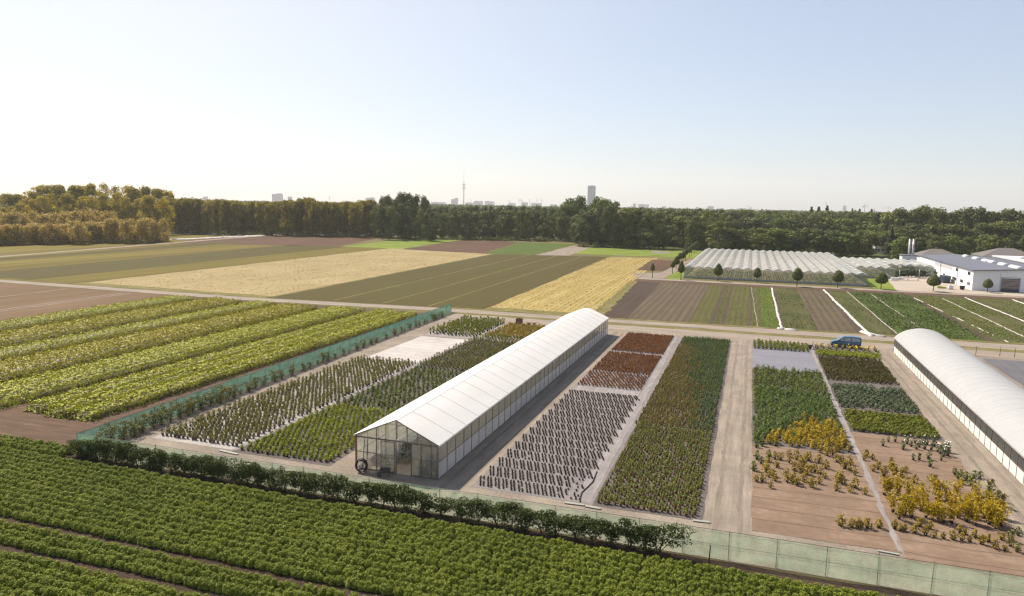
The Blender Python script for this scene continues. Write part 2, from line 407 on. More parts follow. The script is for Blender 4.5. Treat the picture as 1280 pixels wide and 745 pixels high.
sheet('verge', [(-178, 149.2), (-113.4, 147.8), (-113.8, 151.6), (-178, 154.4)], 0.014, m_verge, 0.5, 2)
sheet('verge', [(-57, 153.0), (-30.6, 153.0), (-31, 156.5), (-57.2, 157)], 0.014, m_verge, 0.6, 2)
sheet('verge', [(-33.2, 154), (-29.7, 154), (-34.6, 234), (-36.6, 234)], 0.018, m_verge, 0.5, 2)
sheet('verge', [(-113.6, 150), (-112.4, 150), (-117.8, 332), (-119.2, 332)], 0.018, m_verge, 0.3, 3)
sheet('yard', [(-62.4, 147), (-59.0, 49.1), (70, 49.1), (70, 147)], 0.0, m_sand)
sheet('field', [(-177.5, 149.5), (-113.5, 149.5), (-118.5, 334), (-124, 334), (-180, 341)], 0.004, m_straw, 0.5, 6)
sheet('field', [(-113, 149), (-57.5, 152.6), (-64.7, 340), (-118.3, 332)], 0.008, m_brownf, 0.25, 6)
sheet('field', [(-57.2, 153), (-31, 152.6), (-34.5, 232), (-41.5, 345), (-63.5, 341)], 0.004, m_gold, 0.4, 6)
sheet('field', [(-460, 149.5), (-178, 149.5), (-180.5, 341), (-214, 342), (-298, 310), (-320, 440), (-460, 440)], 0.004, m_olive, 0.4, 8)
sheet('field', [g(x, y) for x, y in ((196, 304.5), (300, 294.5), (480, 296), (425, 308))], 0.008, m_umber, 0.5, 8)
sheet('meadow', [g(x, y) for x, y in ((425, 308), (510, 298.4), (582, 299.2), (500, 311.2))], 0.012, m_meadow, 0.5, 8)
sheet('field', [g(x, y) for x, y in ((502, 311.6), (583, 299.4), (648, 303), (603, 317))], 0.012, m_umber, 0.5, 8)
sheet('meadow', [g(x, y) for x, y in ((604, 317.2), (650, 303), (722, 305), (664, 318.8))], 0.012, m_green, 0.5, 8)
sheet('track', [g(x, y) for x, y in ((670, 319), (724, 305), (745, 306.5), (712, 319.5))], 0.012, m_sand, 0.8, 6)
sheet('meadow', [(-96, 352), (-40, 356), (-24, 352), (-24, 420), (-96, 414)], 0.006, m_meadow, 1.0, 6)
sheet('track', [(-64, 343.5), (-24, 347), (-24, 354), (-64, 350)], 0.014, m_verge, 0.8, 5)
sheet('field', [(-41, 275), (-27, 275), (-26, 330), (-43, 335)], 0.010, m_umber, 0.5, 5)
sheet('field', [g(x, y) for x, y in ((815, 313.5), (836, 314.5), (838, 317.2), (815, 316.5))], 0.03, m_fabg, 0.5, 5)
for i, (xs, col) in enumerate((((196, 226), m_umber), ((262, 272), m_meadow))):
    sheet('field', [(-xs[0], 152), (-xs[1], 152), (-xs[1] - 12, 330), (-xs[0] - 8, 338)], 0.008 + 0.002 * i, m_brownf, 0.3, 8)
sheet('track', [(-272, 165), (-276, 165), (-322, 436), (-316, 436)], 0.02, m_rut, 0.5, 8)
# roads along the plots
sheet('road', [(-460, 143), (-200, 144.2), (-110, 142.6), (-66, 146.6), (-28, 147.2), (120, 147.6), (120, 154.0), (50, 153.6), (-28, 151.4), (-66, 151.2), (-112, 147.4), (-200, 148.6), (-460, 149)], 0.02, m_rutx, 0.25, 4)
sheet('verge', [(-66, 152), (-28, 152.0), (50, 154.0), (120, 154.4), (120, 156), (50, 155.6), (-28, 153.4), (-66, 153.2)], 0.016, m_verge, 0.35, 2)
sheet('verge', [(-62, 144.6), (-28, 144.4), (120, 144.6), (120, 147.2), (-28, 146.8), (-62, 146.4)], 0.016, m_verge, 0.4, 2)
sheet('road', [(-62, 138.6), (70, 138.2), (70, 144.2), (-62, 144.2)], 0.012, m_rutx, 0.3, 3)
sheet('track', rect(-2.3, 1.15, 49.3, 137.5), 0.012, m_rut, 0.12, 2.5)
sheet('track', rect(20.7, 24.0, 49.3, 137.5), 0.012, m_rut, 0.08, 3)
m_wheel = earth('wheel_rut', mul(SAND, 0.6), mul(SAND, 0.85), mul(SAND, 1.15), big=0.5, fine=4, streak=(2.5, 0.15), samt=0.5, bump=0.4)
for a in (-1.55, 0.15, 21.5, 22.9, -24.0, -22.4): sheet('wheel_track', [(a, 50), (a + 0.38, 50), (a + 0.34, 136), (a - 0.03, 136)], 0.017, m_wheel, 0.11, 1.1)

sheet('track', rect(-24.6, -21.5, 52, 137), 0.008, m_rut, 0.08, 3)
# the far path with the clipped trees, the concrete yard and its lawns
sheet('path', rect(-36, 130, 240.8, 245.6), 0.02, m_rutx, 0.2, 4)
sheet('verge', rect(-36, 130, 234.8, 240.6), 0.01, m_plough, 0.3, 3)
sheet('lawn', rect(-27, -21.6, 246, 276), 0.012, m_meadow, 0.3, 3)
sheet('path', [(-36.5, 245), (-27.5, 246), (-25.5, 300), (-22.6, 345), (-27, 345), (-31.5, 268), (-40.5, 262)], 0.016, m_sand, 0.3, 4)
sheet('yard', [(43, 245.8), (130, 245.8), (130, 256.8), (66.2, 256.8), (66.2, 336), (46, 336), (47, 284), (43, 270)], 0.012, m_conc, 0.1, 4)
sheet('lawn', [(37.2, 246), (43, 246), (46.5, 283), (37.2, 283)], 0.014, m_meadow, 0.2, 3)

# the strips of the vegetable field: x range, surface
VEG = [(-31.0, -24.7, m_tilled), (-24.5, -18.5, m_taupe), (-18.3, -11.8, m_taupe), (-11.6, -7.5, m_oliv2), (-6.7, -5.1, m_oliv2), (-4.4, 0.5, m_oliv2),
       (1.0, 2.9, m_oliv2), (3.1, 4.6, m_green), (4.8, 6.2, m_green), (7.4, 13.6, m_mixed), (13.8, 20.9, m_taupe), (22.6, 27.6, m_mixed),
       (28.1, 33.5, m_green), (33.9, 43.3, m_green), (44.6, 51.4, m_mixed), (52.0, 58.1, m_mixed), (59.6, 70.0, m_mixed), (70.3, 110, m_mixed)]
sheet('field', [(-29.6, 153.4), (49, 155.8), (112, 155.8), (112, 234.6), (-34.4, 234.6)], 0.006, m_furrow, 0.15, 4)
for i, (a, b, m_) in enumerate(VEG):
    y0 = 153.6 + (a + 30) * 0.022
    sk = lambda x: min(0.0, (x + 11.7) * 0.17)
    sheet('crop_strip', [(a, y0), (b, y0), (b + sk(b), 233.4), (a + sk(a), 233.4)], 0.012, m_, 0.08, 4, seed=i)

# plots of the nursery: ground cover sheets
m_fabw2 = earth('soiled_fabric', (0.21, 0.195, 0.188), (0.285, 0.268, 0.26), (0.38, 0.36, 0.35), big=0.2, fine=1.2, streak=(0.15, 1.6), samt=0.35)
m_fabd = earth('deep_grey_fabric', (0.07, 0.06, 0.058), (0.10, 0.088, 0.086), (0.145, 0.13, 0.128), big=0.25, fine=1.4, streak=(0.3, 1.0), samt=0.3)
sheet('ground_cover', rect(-56.3, -46.3, 55.2, 96.6), 0.014, m_fabw2, 0.08, 3)
sheet('ground_cover', rect(-55.9, -46.2, 96.8, 117.2), 0.018, m_fabw, 0.15, 3)
sheet('ground_cover', rect(-46.1, -35.4, 54.8, 118.6), 0.014, m_fabd, 0.08, 3)
sheet('ground_cover', rect(-55.8, -37.4, 118.9, 137.2), 0.014, m_fabw2, 0.1, 3)
sheet('ground_cover', rect(-21.5, -11.0, 55.0, 135.8), 0.014, m_fabg, 0.06, 3)
sheet('ground_cover', rect(-11.0, -2.4, 54.9, 135.6), 0.018, m_fabd, 0.08, 2)
sheet('ground_cover', rect(1.2, 11.0, 113.4, 136.0), 0.014, m_fabb, 0.06, 3)
sheet('ground_cover', rect(1.2, 11.0, 76.0, 113.2), 0.014, m_fabd, 0.06, 3)
sheet('ground_cover', rect(1.25, 11.4, 54.6, 75.8), 0.014, m_fabp, 0.1, 2)
sheet('ground_cover', rect(11.1, 20.6, 84.2, 136.8), 0.018, m_fabd, 0.06, 3)
sheet('ground_cover', rect(11.5, 20.4, 53.6, 84.0), 0.018, m_fabp, 0.15, 2)
sheet('ground_cover', rect(37.4, 60, 100, 136.4), 0.014, m_fabk, 0.05, 4)
m_strip = earth('strip_path', (0.155, 0.143, 0.145), (0.21, 0.195, 0.20), (0.30, 0.285, 0.285), big=0.5, streak=(2.5, 0.2), samt=0.5)
sheet('path', [(-12.7, 55.3), (-11.2, 55.3), (-11.6, 95), (-12.1, 135.5), (-13.0, 135.5), (-12.5, 95)], 0.024, m_strip, 0.12, 1.5)
sheet('path', rect(-21.3, -12.6, 90.2, 92.6), 0.022, m_strip, 0.1, 2)
sheet('path', [(10.7, 136), (11.2, 136), (11.4, 84), (11.5, 78), (11.45, 54.8), (11.15, 54.8), (11.0, 78), (10.8, 84)], 0.026, m_strip, 0.10, 1.3)
sheet('path', [(-46.5, 55.2), (-46.0, 55.2), (-45.9, 117), (-46.5, 117)], 0.024, m_strip, 0.08, 2)
sheet('path', [(-55.8, 117.4), (-37.6, 117.8), (-37.6, 118.8), (-55.8, 118.6)], 0.026, m_strip, 0.08, 2)

# ------------------------------------------------------------------ leaves and wood
L_crop = leaf('crop_leaf', (0.105, 0.15, 0.013), (0.29, 0.33, 0.037), 0.12, 0.3)
L_bed = leaf('bed_leaf', (0.27, 0.30, 0.016), (0.42, 0.42, 0.034), 0.10, 0.12)
L_bed2 = leaf('tall_bed_leaf', (0.28, 0.265, 0.018), (0.42, 0.38, 0.036), 0.12, 0.12)
L_hedge = leaf('hedge_leaf', (0.03, 0.054, 0.013), (0.10, 0.13, 0.025), 0.5, 0.25)
L_shrub = leaf('shrub_leaf', (0.11, 0.105, 0.025), (0.23, 0.20, 0.055), 0.5, 0.3)
L_olive = leaf('olive_leaf', (0.115, 0.12, 0.03), (0.28, 0.275, 0.075), 0.4, 0.25)
L_bright = leaf('bright_leaf', (0.16, 0.20, 0.014), (0.34, 0.38, 0.034), 0.3, 0.3)
L_mid = leaf('mid_leaf', (0.075, 0.108, 0.02), (0.20, 0.24, 0.048), 0.3, 0.3)
L_dark = leaf('dark_leaf', (0.048, 0.085, 0.024), (0.165, 0.225, 0.06), 0.4, 0.2)
L_rust = leaf('rust_leaf', (0.15, 0.062, 0.025), (0.32, 0.145, 0.055), 0.4, 0.25)
L_rose = leaf('rose_leaf', (0.11, 0.145, 0.022), (0.26, 0.29, 0.05), 0.35, 0.25)
L_olive_flare = leaf('olive_flare_leaf', (0.11, 0.105, 0.018), (0.27, 0.225, 0.05), 0.3, 0.3)  # olive green, yellowed by flare light put into the colour
L_purple = leaf('plum_leaf', (0.026, 0.017, 0.014), (0.075, 0.05, 0.036), 0.4, 0.1)
L_brownish = leaf('bronze_leaf', (0.06, 0.055, 0.015), (0.14, 0.125, 0.03), 0.3, 0.25)
L_cab = leaf('glaucous_leaf', (0.055, 0.085, 0.045), (0.16, 0.20, 0.10), 0.3, 0.2)
L_lime = leaf('lime_leaf', (0.10, 0.13, 0.015), (0.24, 0.25, 0.03), 0.3, 0.35)
L_flare_gold = leaf('flare_gold_leaf', (0.26, 0.19, 0.012), (0.52, 0.385, 0.02), 0.5, 0.35)  # golden flare light put into the leaf colour
L_old_gold_flare = leaf('old_gold_flare_leaf', (0.17, 0.13, 0.012), (0.38, 0.28, 0.025), 0.4, 0.3)  # on the olive shrubs this gold is flare light painted into the leaves
M_pot = plain('pot_black', (0.022, 0.018, 0.017), 0.5)
M_potr = plain('pot_maroon', (0.11, 0.035, 0.028), 0.55)
M_pott = plain('pot_brown', (0.10, 0.05, 0.035), 0.55)
M_bark = plain('bark', (0.11, 0.085, 0.06), 0.9, 0.1, var=0.3, vscale=3)
M_stem = plain('stem', (0.10, 0.08, 0.05), 0.9, 0.1)
M_straw = leaf('straw_tuft', (0.20, 0.16, 0.075), (0.28, 0.23, 0.115), 0.1, 0.3)
# ------------------------------------------------------------------ foreground crop: bushy plants in rows along X
rng = np.random.default_rng(5)
cp = []
y = 24.5
while y < 47.3:
    if not (35.7 < y < 36.6 or 33.2 < y < 34.1):
        x = -80.0 + rng.random() * 0.5
        while x < 26:
            if in_view(x, y, 60): cp.append((x + rng.normal() * 0.07, y + rng.normal() * 0.035 + 0.06 * math.sin(x * 0.5 + y * 3)))
            x += 0.42 * rng.uniform(0.75, 1.3)
    y += 0.80
yy = 48.1
while yy < 50:      # the rows run on past the corner of the fence
    x = -95.0
    while x < -59.8:
        if in_view(x, yy, 40): cp.append((x + rng.normal() * 0.1, yy + rng.normal() * 0.1))
        x += 0.55
    yy += 0.8
geos = [plant(100 + i, 0.60, 0.41, 520, 0.078, None, 'mound', 0.0) for i in range(6)]
scatter('crop_plant', cp, geos, [L_crop], 'bushy green crop plant in the dense rows in front of the net fence', 'crop plant',
        'crop plants of the front field', ('crop_rows', 'further rows of bushy green crop plants in the front field', 'crop rows'), 300, 2, 0.82, 1.15)

# ------------------------------------------------------------------ leafy beds left of the fence
BEDS = [(-131.5, -124.4, 0), (-121.4, -111.4, 1), (-108.2, -102.6, 0), (-100.4, -90.6, 1), (-88.2, -79.4, 0), (-76.6, -73.4, 0), (-72.9, -70.0, 0), (-69.4, -66.4, 0)]
def bed_geo(x0, x1, y0, y1, h, dens, seed, tuft):
    rng = np.random.default_rng(seed); wd = x1 - x0
    n = int(wd * (y1 - y0) * dens)
    u = rng.uniform(-0.1/wd, 1 + 0.1/wd, n); yv = y0 + (y1 - y0) * rng.random(n)
    prof = np.clip(1 - np.abs(2*u - 1) ** 6, 0, 1)
    endf = np.clip((yv - y0) / 0.8, 0.15, 1)
    rowf = np.sin(u*wd*2*np.pi/1.25)
    lump = 0.80 + 0.16*rowf + 0.14*np.sin(yv*2.3 + seed + 3*np.round(u*wd/1.25)) * np.sin(yv*0.9 + np.round(u*wd/1.25)*2) + 0.045*rng.normal(size=n)
    z = np.maximum(h * prof * endf * lump, 0.05) * np.where((u < 0) | (u > 1), rng.uniform(0.2, 0.8, n), 1)
    wav = 0.22*np.sin(yv*0.8 + seed) + 0.15*np.sin(yv*2.1)
    c = np.stack([x0 + u*wd + wav*(np.abs(2*u-1) > 0.8), yv, z], 1)
    nr = np.stack([(u - 0.5) * 3 * (np.abs(2*u-1) ** 5), np.zeros(n), np.full(n, 0.9)], 1) + rng.normal(size=(n, 3)) * (0.55 if tuft else 0.42)
    ns = int((y1 - y0) * h * 45)                      # the two flanks of the bed
    sd = rng.choice([0.0, 1.0], ns); ys = y0 + 0.3 + (y1 - y0 - 0.3) * rng.random(ns)
    cs = np.stack([x0 + sd*wd + (0.22*np.sin(ys*0.8 + seed) + 0.15*np.sin(ys*2.1)) + rng.normal(size=ns)*0.08, ys, h*0.9*rng.random(ns)], 1)
    nsd = np.stack([2*sd - 1, np.zeros(ns), np.full(ns, 0.2)], 1) + rng.normal(size=(ns, 3))*0.45
    c = np.concatenate([c, cs]); nr = np.concatenate([nr, nsd]); n += ns
    V, F = quads(rng, c, nr, rng.uniform(0.2, 0.38, n) * (1.1 if tuft else 1), 0.6)
    k = 0.8 * h
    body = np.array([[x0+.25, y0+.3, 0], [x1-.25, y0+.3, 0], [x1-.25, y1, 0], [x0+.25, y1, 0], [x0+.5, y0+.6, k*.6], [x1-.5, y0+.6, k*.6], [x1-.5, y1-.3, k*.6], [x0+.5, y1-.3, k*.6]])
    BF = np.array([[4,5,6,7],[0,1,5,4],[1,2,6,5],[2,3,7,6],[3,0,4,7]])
    low = np.concatenate([np.zeros(n - ns, bool), cs[:, 2] < h*(0.45 + 0.1*rng.normal(size=ns))])  # low flank leaves: browner stalks, with the flank's shade in their colour
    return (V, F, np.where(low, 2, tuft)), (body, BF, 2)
parts = []
for i, (a, b, tf) in enumerate(BEDS):
    near = {4: 55.0, 5: 57.2, 6: 56.6, 7: 56.8}.get(i, 50.0)
    parts += bed_geo(a, b, near, 137 + (i % 3) * 0.8, 1.15 if i > 3 else 1.2, 44 if i > 3 else 28, i, tf)
tag(link('leafy_crop', np_mesh('leafy_crop', *join(parts), [L_bed, L_bed2, leaf('shaded_bed_stalk', (0.085, 0.07, 0.016), (0.16, 0.135, 0.03), 0.3, 0.05)])), 'broad leafy yellow green crop beds left of the green net fence', 'crop beds', None, 'stuff')  # the stalk colour also carries the shade of the flanks

# ------------------------------------------------------------------ low crops on the vegetable strips and straw tufts
def low_crop(x0, x1, y0, y1, pitch, dens, size, seed, h=0.18, ragged=0.0):
    rng = np.random.default_rng(seed); n = int((x1-x0)*(y1-y0)*dens)
    x = x0 + (x1-x0) * rng.random(n)
    if pitch: x = np.round((x-x0)/pitch)*pitch + x0 + rng.normal(size=n)*pitch*0.16
    yv = y0 + (y1-y0)*rng.random(n)
    if ragged:
        keep = (np.sin(yv*0.13+seed) + np.sin(yv*0.31+x*0.4) + rng.normal(size=n)*0.8) > ragged
        x, yv = x[keep], yv[keep]; n = len(x)
    c = np.stack([np.clip(x, x0, x1), yv, 0.03 + h*rng.random(n)], 1)
    nr = rng.normal(size=(n, 3))*0.5; nr[:, 2] += 1
    return quads(rng, c, nr, size*rng.uniform(0.6, 1.3, n), 0.6)
lc = []
for i, (a, b, mi, pitch, dens, size, h, rg) in enumerate([
        (-11.5, -7.6, 0, 0.5, 3, 0.22, 0.1, 0), (-6.7, -5.1, 1, 0.4, 5, 0.25, 0.15, 0), (-4.3, 0.4, 0, 0.45, 4, 0.24, 0.12, 0), (1.0, 2.9, 0, 0.45, 5, 0.25, 0.15, 0),
        (3.1, 4.6, 2, 0.35, 11, 0.28, 0.2, 0), (4.8, 6.2, 2, 0.35, 11, 0.28, 0.2, 0), (7.4, 13.6, 1, 0.6, 6, 0.3, 0.22, -0.4), (13.8, 20.9, 0, 0.6, 3, 0.25, 0.12, 0.1),
        (22.6, 27.6, 1, 0.6, 5, 0.28, 0.18, -0.2), (28.1, 33.5, 1, 0, 9, 0.4, 0.4, -1.2), (33.9, 43.3, 1, 0, 9, 0.4, 0.45, -1.2), (44.6, 51.4, 0, 0.7, 6, 0.35, 0.25, -0.5),
        (52, 58, 0, 0.7, 5, 0.35, 0.25, -0.2), (59.6, 110, 0, 0.7, 4, 0.38, 0.3, -0.2)]):
    V, F = low_crop(a, b, 155.2, 233.2, pitch, dens, size, i, h, rg); lc.append((V, F, mi))
tag(link('vegetable_crop', np_mesh('vegetable_crop', *join(lc), [L_mid, leaf('veg_leaf', (0.04, 0.066, 0.015), (0.095, 0.125, 0.03), 0.08, 0.3), leaf('lettuce_leaf', (0.13, 0.20, 0.015), (0.24, 0.31, 0.03), 0.3, 0.3)])),
    'low green vegetable rows on the striped field behind the far road', 'vegetable rows', None, 'stuff')
st = []
for i, (a, b, y0, y1, dn) in enumerate([(-57, -32, 154, 342, 2.2), (-176, -115, 152, 333, 1.1)]):
    V, F = low_crop(a, b, y0, y1, 1.3 if i == 0 else 0, dn, 0.3, 40 + i, 0.12)
    V[:, 0] -= (V[:, 1] - 150) * (0.036 if i == 0 else 0.027); st.append((V, F, 0))
tag(link('straw_stubble', np_mesh('straw_stubble', *join(st), [M_straw])), 'pale golden straw standing on the two grain fields', 'straw', None, 'stuff')

# ------------------------------------------------------------------ potted plants on the plots
def var(n, seed, *a, **k): return [plant(seed + i, *a, **k) for i in range(n)]
def zpts(lst, ox, oy, s): return [g(ox + x / s, oy + y / s) for x, y in lst]
PP = 'potted plant'
scatter('potted_upright_shrub', grid(-56.1, -46.5, 55.9, 96.5, 0.54, 0.84, 0.08, False, 1, 0.985), var(4, 200, 0.66, 0.21, 70, 0.13, (0.15, 0.22), 'upright'), [L_olive, M_pott],
        'slim olive green shrub in a brown pot on the pale fabric beside the left path', PP, 'slim potted shrubs on the pale fabric', ('slim_potted_shrubs', 'further rows of slim potted shrubs on the pale fabric'), 300, 3)
scatter('potted_bush', grid(-45.7, -35.8, 55.3, 72.0, 0.58, 0.58, 0.07, True, 2, 0.99), var(4, 220, 0.52, 0.25, 70, 0.14, (0.13, 0.17), 'ball'), [L_bright, M_pot],
        'bright green potted bush in the dense block left of the front greenhouse gable', PP, 'bright green bushes beside the gable', ('potted_bushes', 'further bright green potted bushes beside the gable'), 300, 4)
scatter('potted_dark_bush', grid(-45.6, -35.6, 72.4, 92.5, 0.64, 0.68, 0.12, True, 3, 0.9), var(4, 240, 0.62, 0.25, 60, 0.15, (0.14, 0.2), 'ball'), [L_mid, M_pot],
        'dull green potted bush in the loose block along the greenhouse eave', PP, 'dull green bushes along the eave', ('dull_potted_bushes', 'further dull green potted bushes along the eave'), 300, 5)
scatter('potted_slim_conifer', grid(-45.6, -35.6, 93.4, 117.6, 0.62, 0.98, 0.07, False, 4, 0.97), var(4, 260, 0.80, 0.18, 50, 0.15, (0.15, 0.22), 'upright'), [L_olive, M_pot],
        'slim potted conifer in the rows right of the bare white fabric', PP, 'slim conifers right of the white fabric', ('slim_potted_conifers', 'further slim potted conifers right of the white fabric'), 300, 6)
scatter('potted_column_shrub', grid(-55.5, -46.4, 119.4, 136.8, 0.72, 1.1, 0.08, False, 5, 0.98), var(4, 280, 1.15, 0.25, 54, 0.2, (0.16, 0.26), 'upright'), [L_lime, M_pot],
        'light green column shaped shrub in the far rows beyond the bare white fabric', PP, 'column shrubs beyond the white fabric', None, 300, 7)
scatter('potted_autumn_bush', grid(-45.4, -37.6, 121.4, 135.4, 0.62, 0.68, 0.1, True, 6, 0.97), var(4, 300, 0.62, 0.32, 44, 0.2, (0.13, 0.18), 'ball'), [L_old_gold_flare, M_pott],
        'golden brown potted bush near the far road left of the greenhouse roof', PP, 'golden brown bushes near the far road', None, 320, 8)
scatter('potted_row_shrub', grid(-45.4, -37.6, 119.0, 120.8, 0.6, 0.8, 0.06, False, 7), var(3, 320, 0.85, 0.22, 44, 0.18, (0.14, 0.22), 'upright'), [L_lime, M_pott],
        'slim yellowish shrub in the double row before the golden brown bushes', PP, 'double row of slim yellowish shrubs')
pl = []; rng = np.random.default_rng(9); y = 55.5
while y < 89.4:
    for r in range(6):
        x = -20.9 - 0.13 * r
        while x < -12.5:
            for dx in (0.0, 0.29):
                px_, py_ = x + dx + rng.normal()*0.014, y + r*0.36 + rng.normal()*0.014
                if rng.random() < 0.965 and py_ < 89.8 and not (px_ > -13.6 and 60 > py_ and rng.random() < 0.5): pl.append((px_, py_))
            x += 0.70
    y += 2.50
scatter('potted_seedling', pl, var(4, 340, 0.18, 0.12, 26, 0.09, (0.08, 0.09), 'ball'), [L_purple, M_pot],
        'dark plum seedling in a small black pot on grey fabric right of the greenhouse', 'potted seedling', 'dark seedlings on the grey fabric', ('potted_seedlings', 'further dark plum seedlings on the grey fabric'), 300, 9, 0.9, 1.08)
scatter('potted_copper_plant', grid(-21.2, -12.6, 92.9, 101.8, 0.50, 0.62, 0.05, True, 10), var(3, 360, 0.36, 0.17, 24, 0.15, (0.11, 0.14), 'ball'), [L_rust, M_pott],
        'small copper plant in the open rows behind the cross path', PP, 'small copper plants behind the cross path', None, 320, 10)
scatter('potted_rust_plant', [p for p in grid(-21.2, -12.7, 102.2, 135.4, 0.46, 0.52, 0.06, True, 11) if not (116.4 < p[1] < 117.6)], var(4, 380, 0.36, 0.20, 40, 0.15, (0.12, 0.14), 'ball'), [L_rust, M_pott],
        'rust brown potted plant in the dense block beside the pale strip path', PP, 'rust brown plants in the dense block', ('potted_rust_plants', 'further rust brown potted plants in the dense block'), 300, 11)
low = grid(-10.8, -2.7, 55.3, 77.8, 0.47, 0.47, 0.09, True, 12, 0.975)
scatter('potted_rose', low, var(5, 400, 0.50, 0.165, 50, 0.115, (0.12, 0.20), 'ball'), [L_rose, M_potr],
        'light green plant in a maroon pot in the front block left of the sandy track', PP, 'plants in maroon pots left of the sandy track', ('potted_roses', 'further plants in maroon pots left of the sandy track'), 300, 12)
up = grid(-11.0, -2.7, 78.0, 135.2, 0.50, 0.53, 0.1, True, 13, 0.985)
split = lambda p: p[0] + 1.3 * math.sin(p[0] * 91.7 + p[1] * 37.3) + 4.4 + (p[1] - 78) * 0.085 + 0.5 * math.sin(p[1] * 0.5) > 0
scatter('potted_evergreen', [p for p in up if split(p) or p[1] > 128.5], var(4, 420, 0.55, 0.185, 46, 0.14, (0.13, 0.16), 'ball'), [L_dark, M_pot],
        'dark green potted evergreen bordering the sandy middle track', PP, 'dark evergreens bordering the middle track', ('potted_evergreens', 'further dark green potted evergreens bordering the middle track'), 300, 13)
scatter('potted_tinted_bush', [p for p in up if not split(p) and p[1] <= 128.5], var(4, 440, 0.52, 0.185, 46, 0.14, (0.13, 0.16), 'ball'), [L_olive_flare, M_potr],
        'red tinted green potted bush, yellowed with flare light, right of the pale strip path', PP, 'flare yellowed bushes right of the strip path', ('potted_tinted_bushes', 'further potted bushes yellowed with flare light right of the strip path'), 300, 14)
# right of the sandy track
scatter('potted_box_shrub', grid(1.4, 10.5, 129.4, 135.6, 0.66, 0.95, 0.07, False, 15), var(3, 460, 0.8, 0.33, 48, 0.2, (0.15, 0.2), 'ball'), [L_lime, M_pot],
        'yellowish potted shrub in the rows behind the bare blue grey fabric', PP, 'yellowish shrubs behind the blue grey fabric')
scatter('potted_laurel', [p for p in grid(1.4, 10.5, 99.0, 113.0, 0.74, 0.88, 0.12, True, 16, 0.95)], var(4, 480, 0.78, 0.34, 74, 0.17, (0.15, 0.2), 'ball'), [L_mid, M_pot],
        'leafy mid green bush in the rows before the bare blue grey fabric', PP, 'mid green bushes before the blue grey fabric', None, 320, 16)
gb = grid(1.4, 10.6, 76.2, 99.0, 0.70, 0.80, 0.13, True, 17, 0.97)
isg = lambda p: p[1] < 85.5 + 2.5 * math.sin(p[0] * 83.3 + p[1] * 41.9) and p[0] > 3.4 + (p[1] - 76) * 0.35 + 1.6 * math.sin(p[0] * 37.1 + p[1] * 91.3)  # which bushes of the block take the flare tint
scatter('potted_broom', [p for p in gb if not isg(p)], var(4, 500, 0.90, 0.38, 120, 0.16, (0.14, 0.18), 'ball'), [leaf('broom_leaf', (0.07, 0.12, 0.028), (0.19, 0.25, 0.06), 0.25, 0.3), M_pot],
        'fluffy green bush in the dense block right of the sandy track', PP, 'fluffy green bushes right of the track', ('potted_brooms', 'further fluffy green bushes right of the track'), 300, 17)
scatter('potted_flare_bush', [p for p in gb if isg(p) and math.sin(p[0] * 53.1 + p[1] * 77.7) < 0.75], var(4, 520, 0.95, 0.40, 115, 0.18, (0.14, 0.18), 'ball'), [L_flare_gold, M_pot],
        'bush tinted with golden flare light in the close group at the end of the fluffy green block', PP, 'flare tinted bushes closing the fluffy green block')
dk = [(95,120),(240,110),(100,210),(190,230),(130,245),(75,300),(190,190),(140,110)]
scatter('potted_green_shrub', zpts(dk, 930, 540, 6.21), var(3, 540, 0.95, 0.36, 90, 0.17, (0.14, 0.2), 'ball'), [L_mid, M_pot],
        'green potted shrub at the corner of the worn fabric by the sandy track', PP, 'green shrubs at the corner of the worn fabric')
gd = [(240,210),(285,215),(350,195),(350,240),(410,215),(460,255),(500,225),(580,240),(635,285),(720,235),(760,240),(815,250),(590,160),(645,185),(690,180),(720,150),(780,120),(815,155),(780,285),(820,300),(860,335),
      (255,275),(175,285),(390,300),(430,290),(450,320),(480,330),(515,310),(550,310),(590,330),(625,360),(170,310),(190,350),(240,380),(225,345),(95,385),(140,385),(205,435),(330,350),(335,390),(380,390),(410,415),(465,385),
      (525,430),(580,400),(750,360),(725,390),(750,400),(715,455),(820,465),(860,435),(940,485)]
scatter('scattered_flare_shrub', zpts(gd, 930, 540, 6.21), var(4, 560, 0.95, 0.38, 110, 0.165, (0.13, 0.18), 'ball'), [L_old_gold_flare, M_pot],
        'olive shrub tinted with flare light, apart on the worn fabric before the flare tinted bushes', PP, 'flare tinted olive shrubs scattered on worn fabric', None, 300, 18, 0.75, 1.2)
rw = [(750,730),(835,740),(880,745),(905,738),(955,745),(1045,745)]
scatter('lone_flare_shrub', zpts(rw, 930, 540, 6.21), var(3, 580, 0.9, 0.36, 110, 0.165, (0.13, 0.18), 'ball'), [L_old_gold_flare, M_pot],
        'olive shrub tinted with flare light in the short row nearest the bare net fence', PP, 'short row of shrubs nearest the fence')
sm = [(930,220),(950,190),(995,215),(1000,305),(1040,290),(1140,245),(1145,300),(1085,340),(1165,335),(1225,345)]
sm2 = [(375,380),(430,430),(490,370),(520,390),(205,280),(310,300)]
scatter('sparse_flare_shrub', zpts(sm, 930, 540, 6.21) + zpts(sm2, 1080, 540, 5.96), var(3, 600, 0.9, 0.35, 110, 0.165, (0.13, 0.18), 'ball'), [L_old_gold_flare, M_pot],
        'small olive shrub tinted with flare light between the strip path and the tall flare tinted shrubs', PP, 'small shrubs beside the tall flare tinted shrubs')
tall = [(150,470),(190,480),(240,470),(215,600),(260,650),(300,620),(350,640),(330,500),(370,560),(420,590),(450,560),(460,640),(500,660),(540,500),(560,560),(590,680),(620,520),(640,600),(680,500),(700,640),(650,680),
        (740,600),(780,560),(800,640),(830,700),(860,600),(850,550),(900,640),(930,560),(960,680),(1000,640),(1020,700),(980,720),(930,690),(760,670),(550,650)]
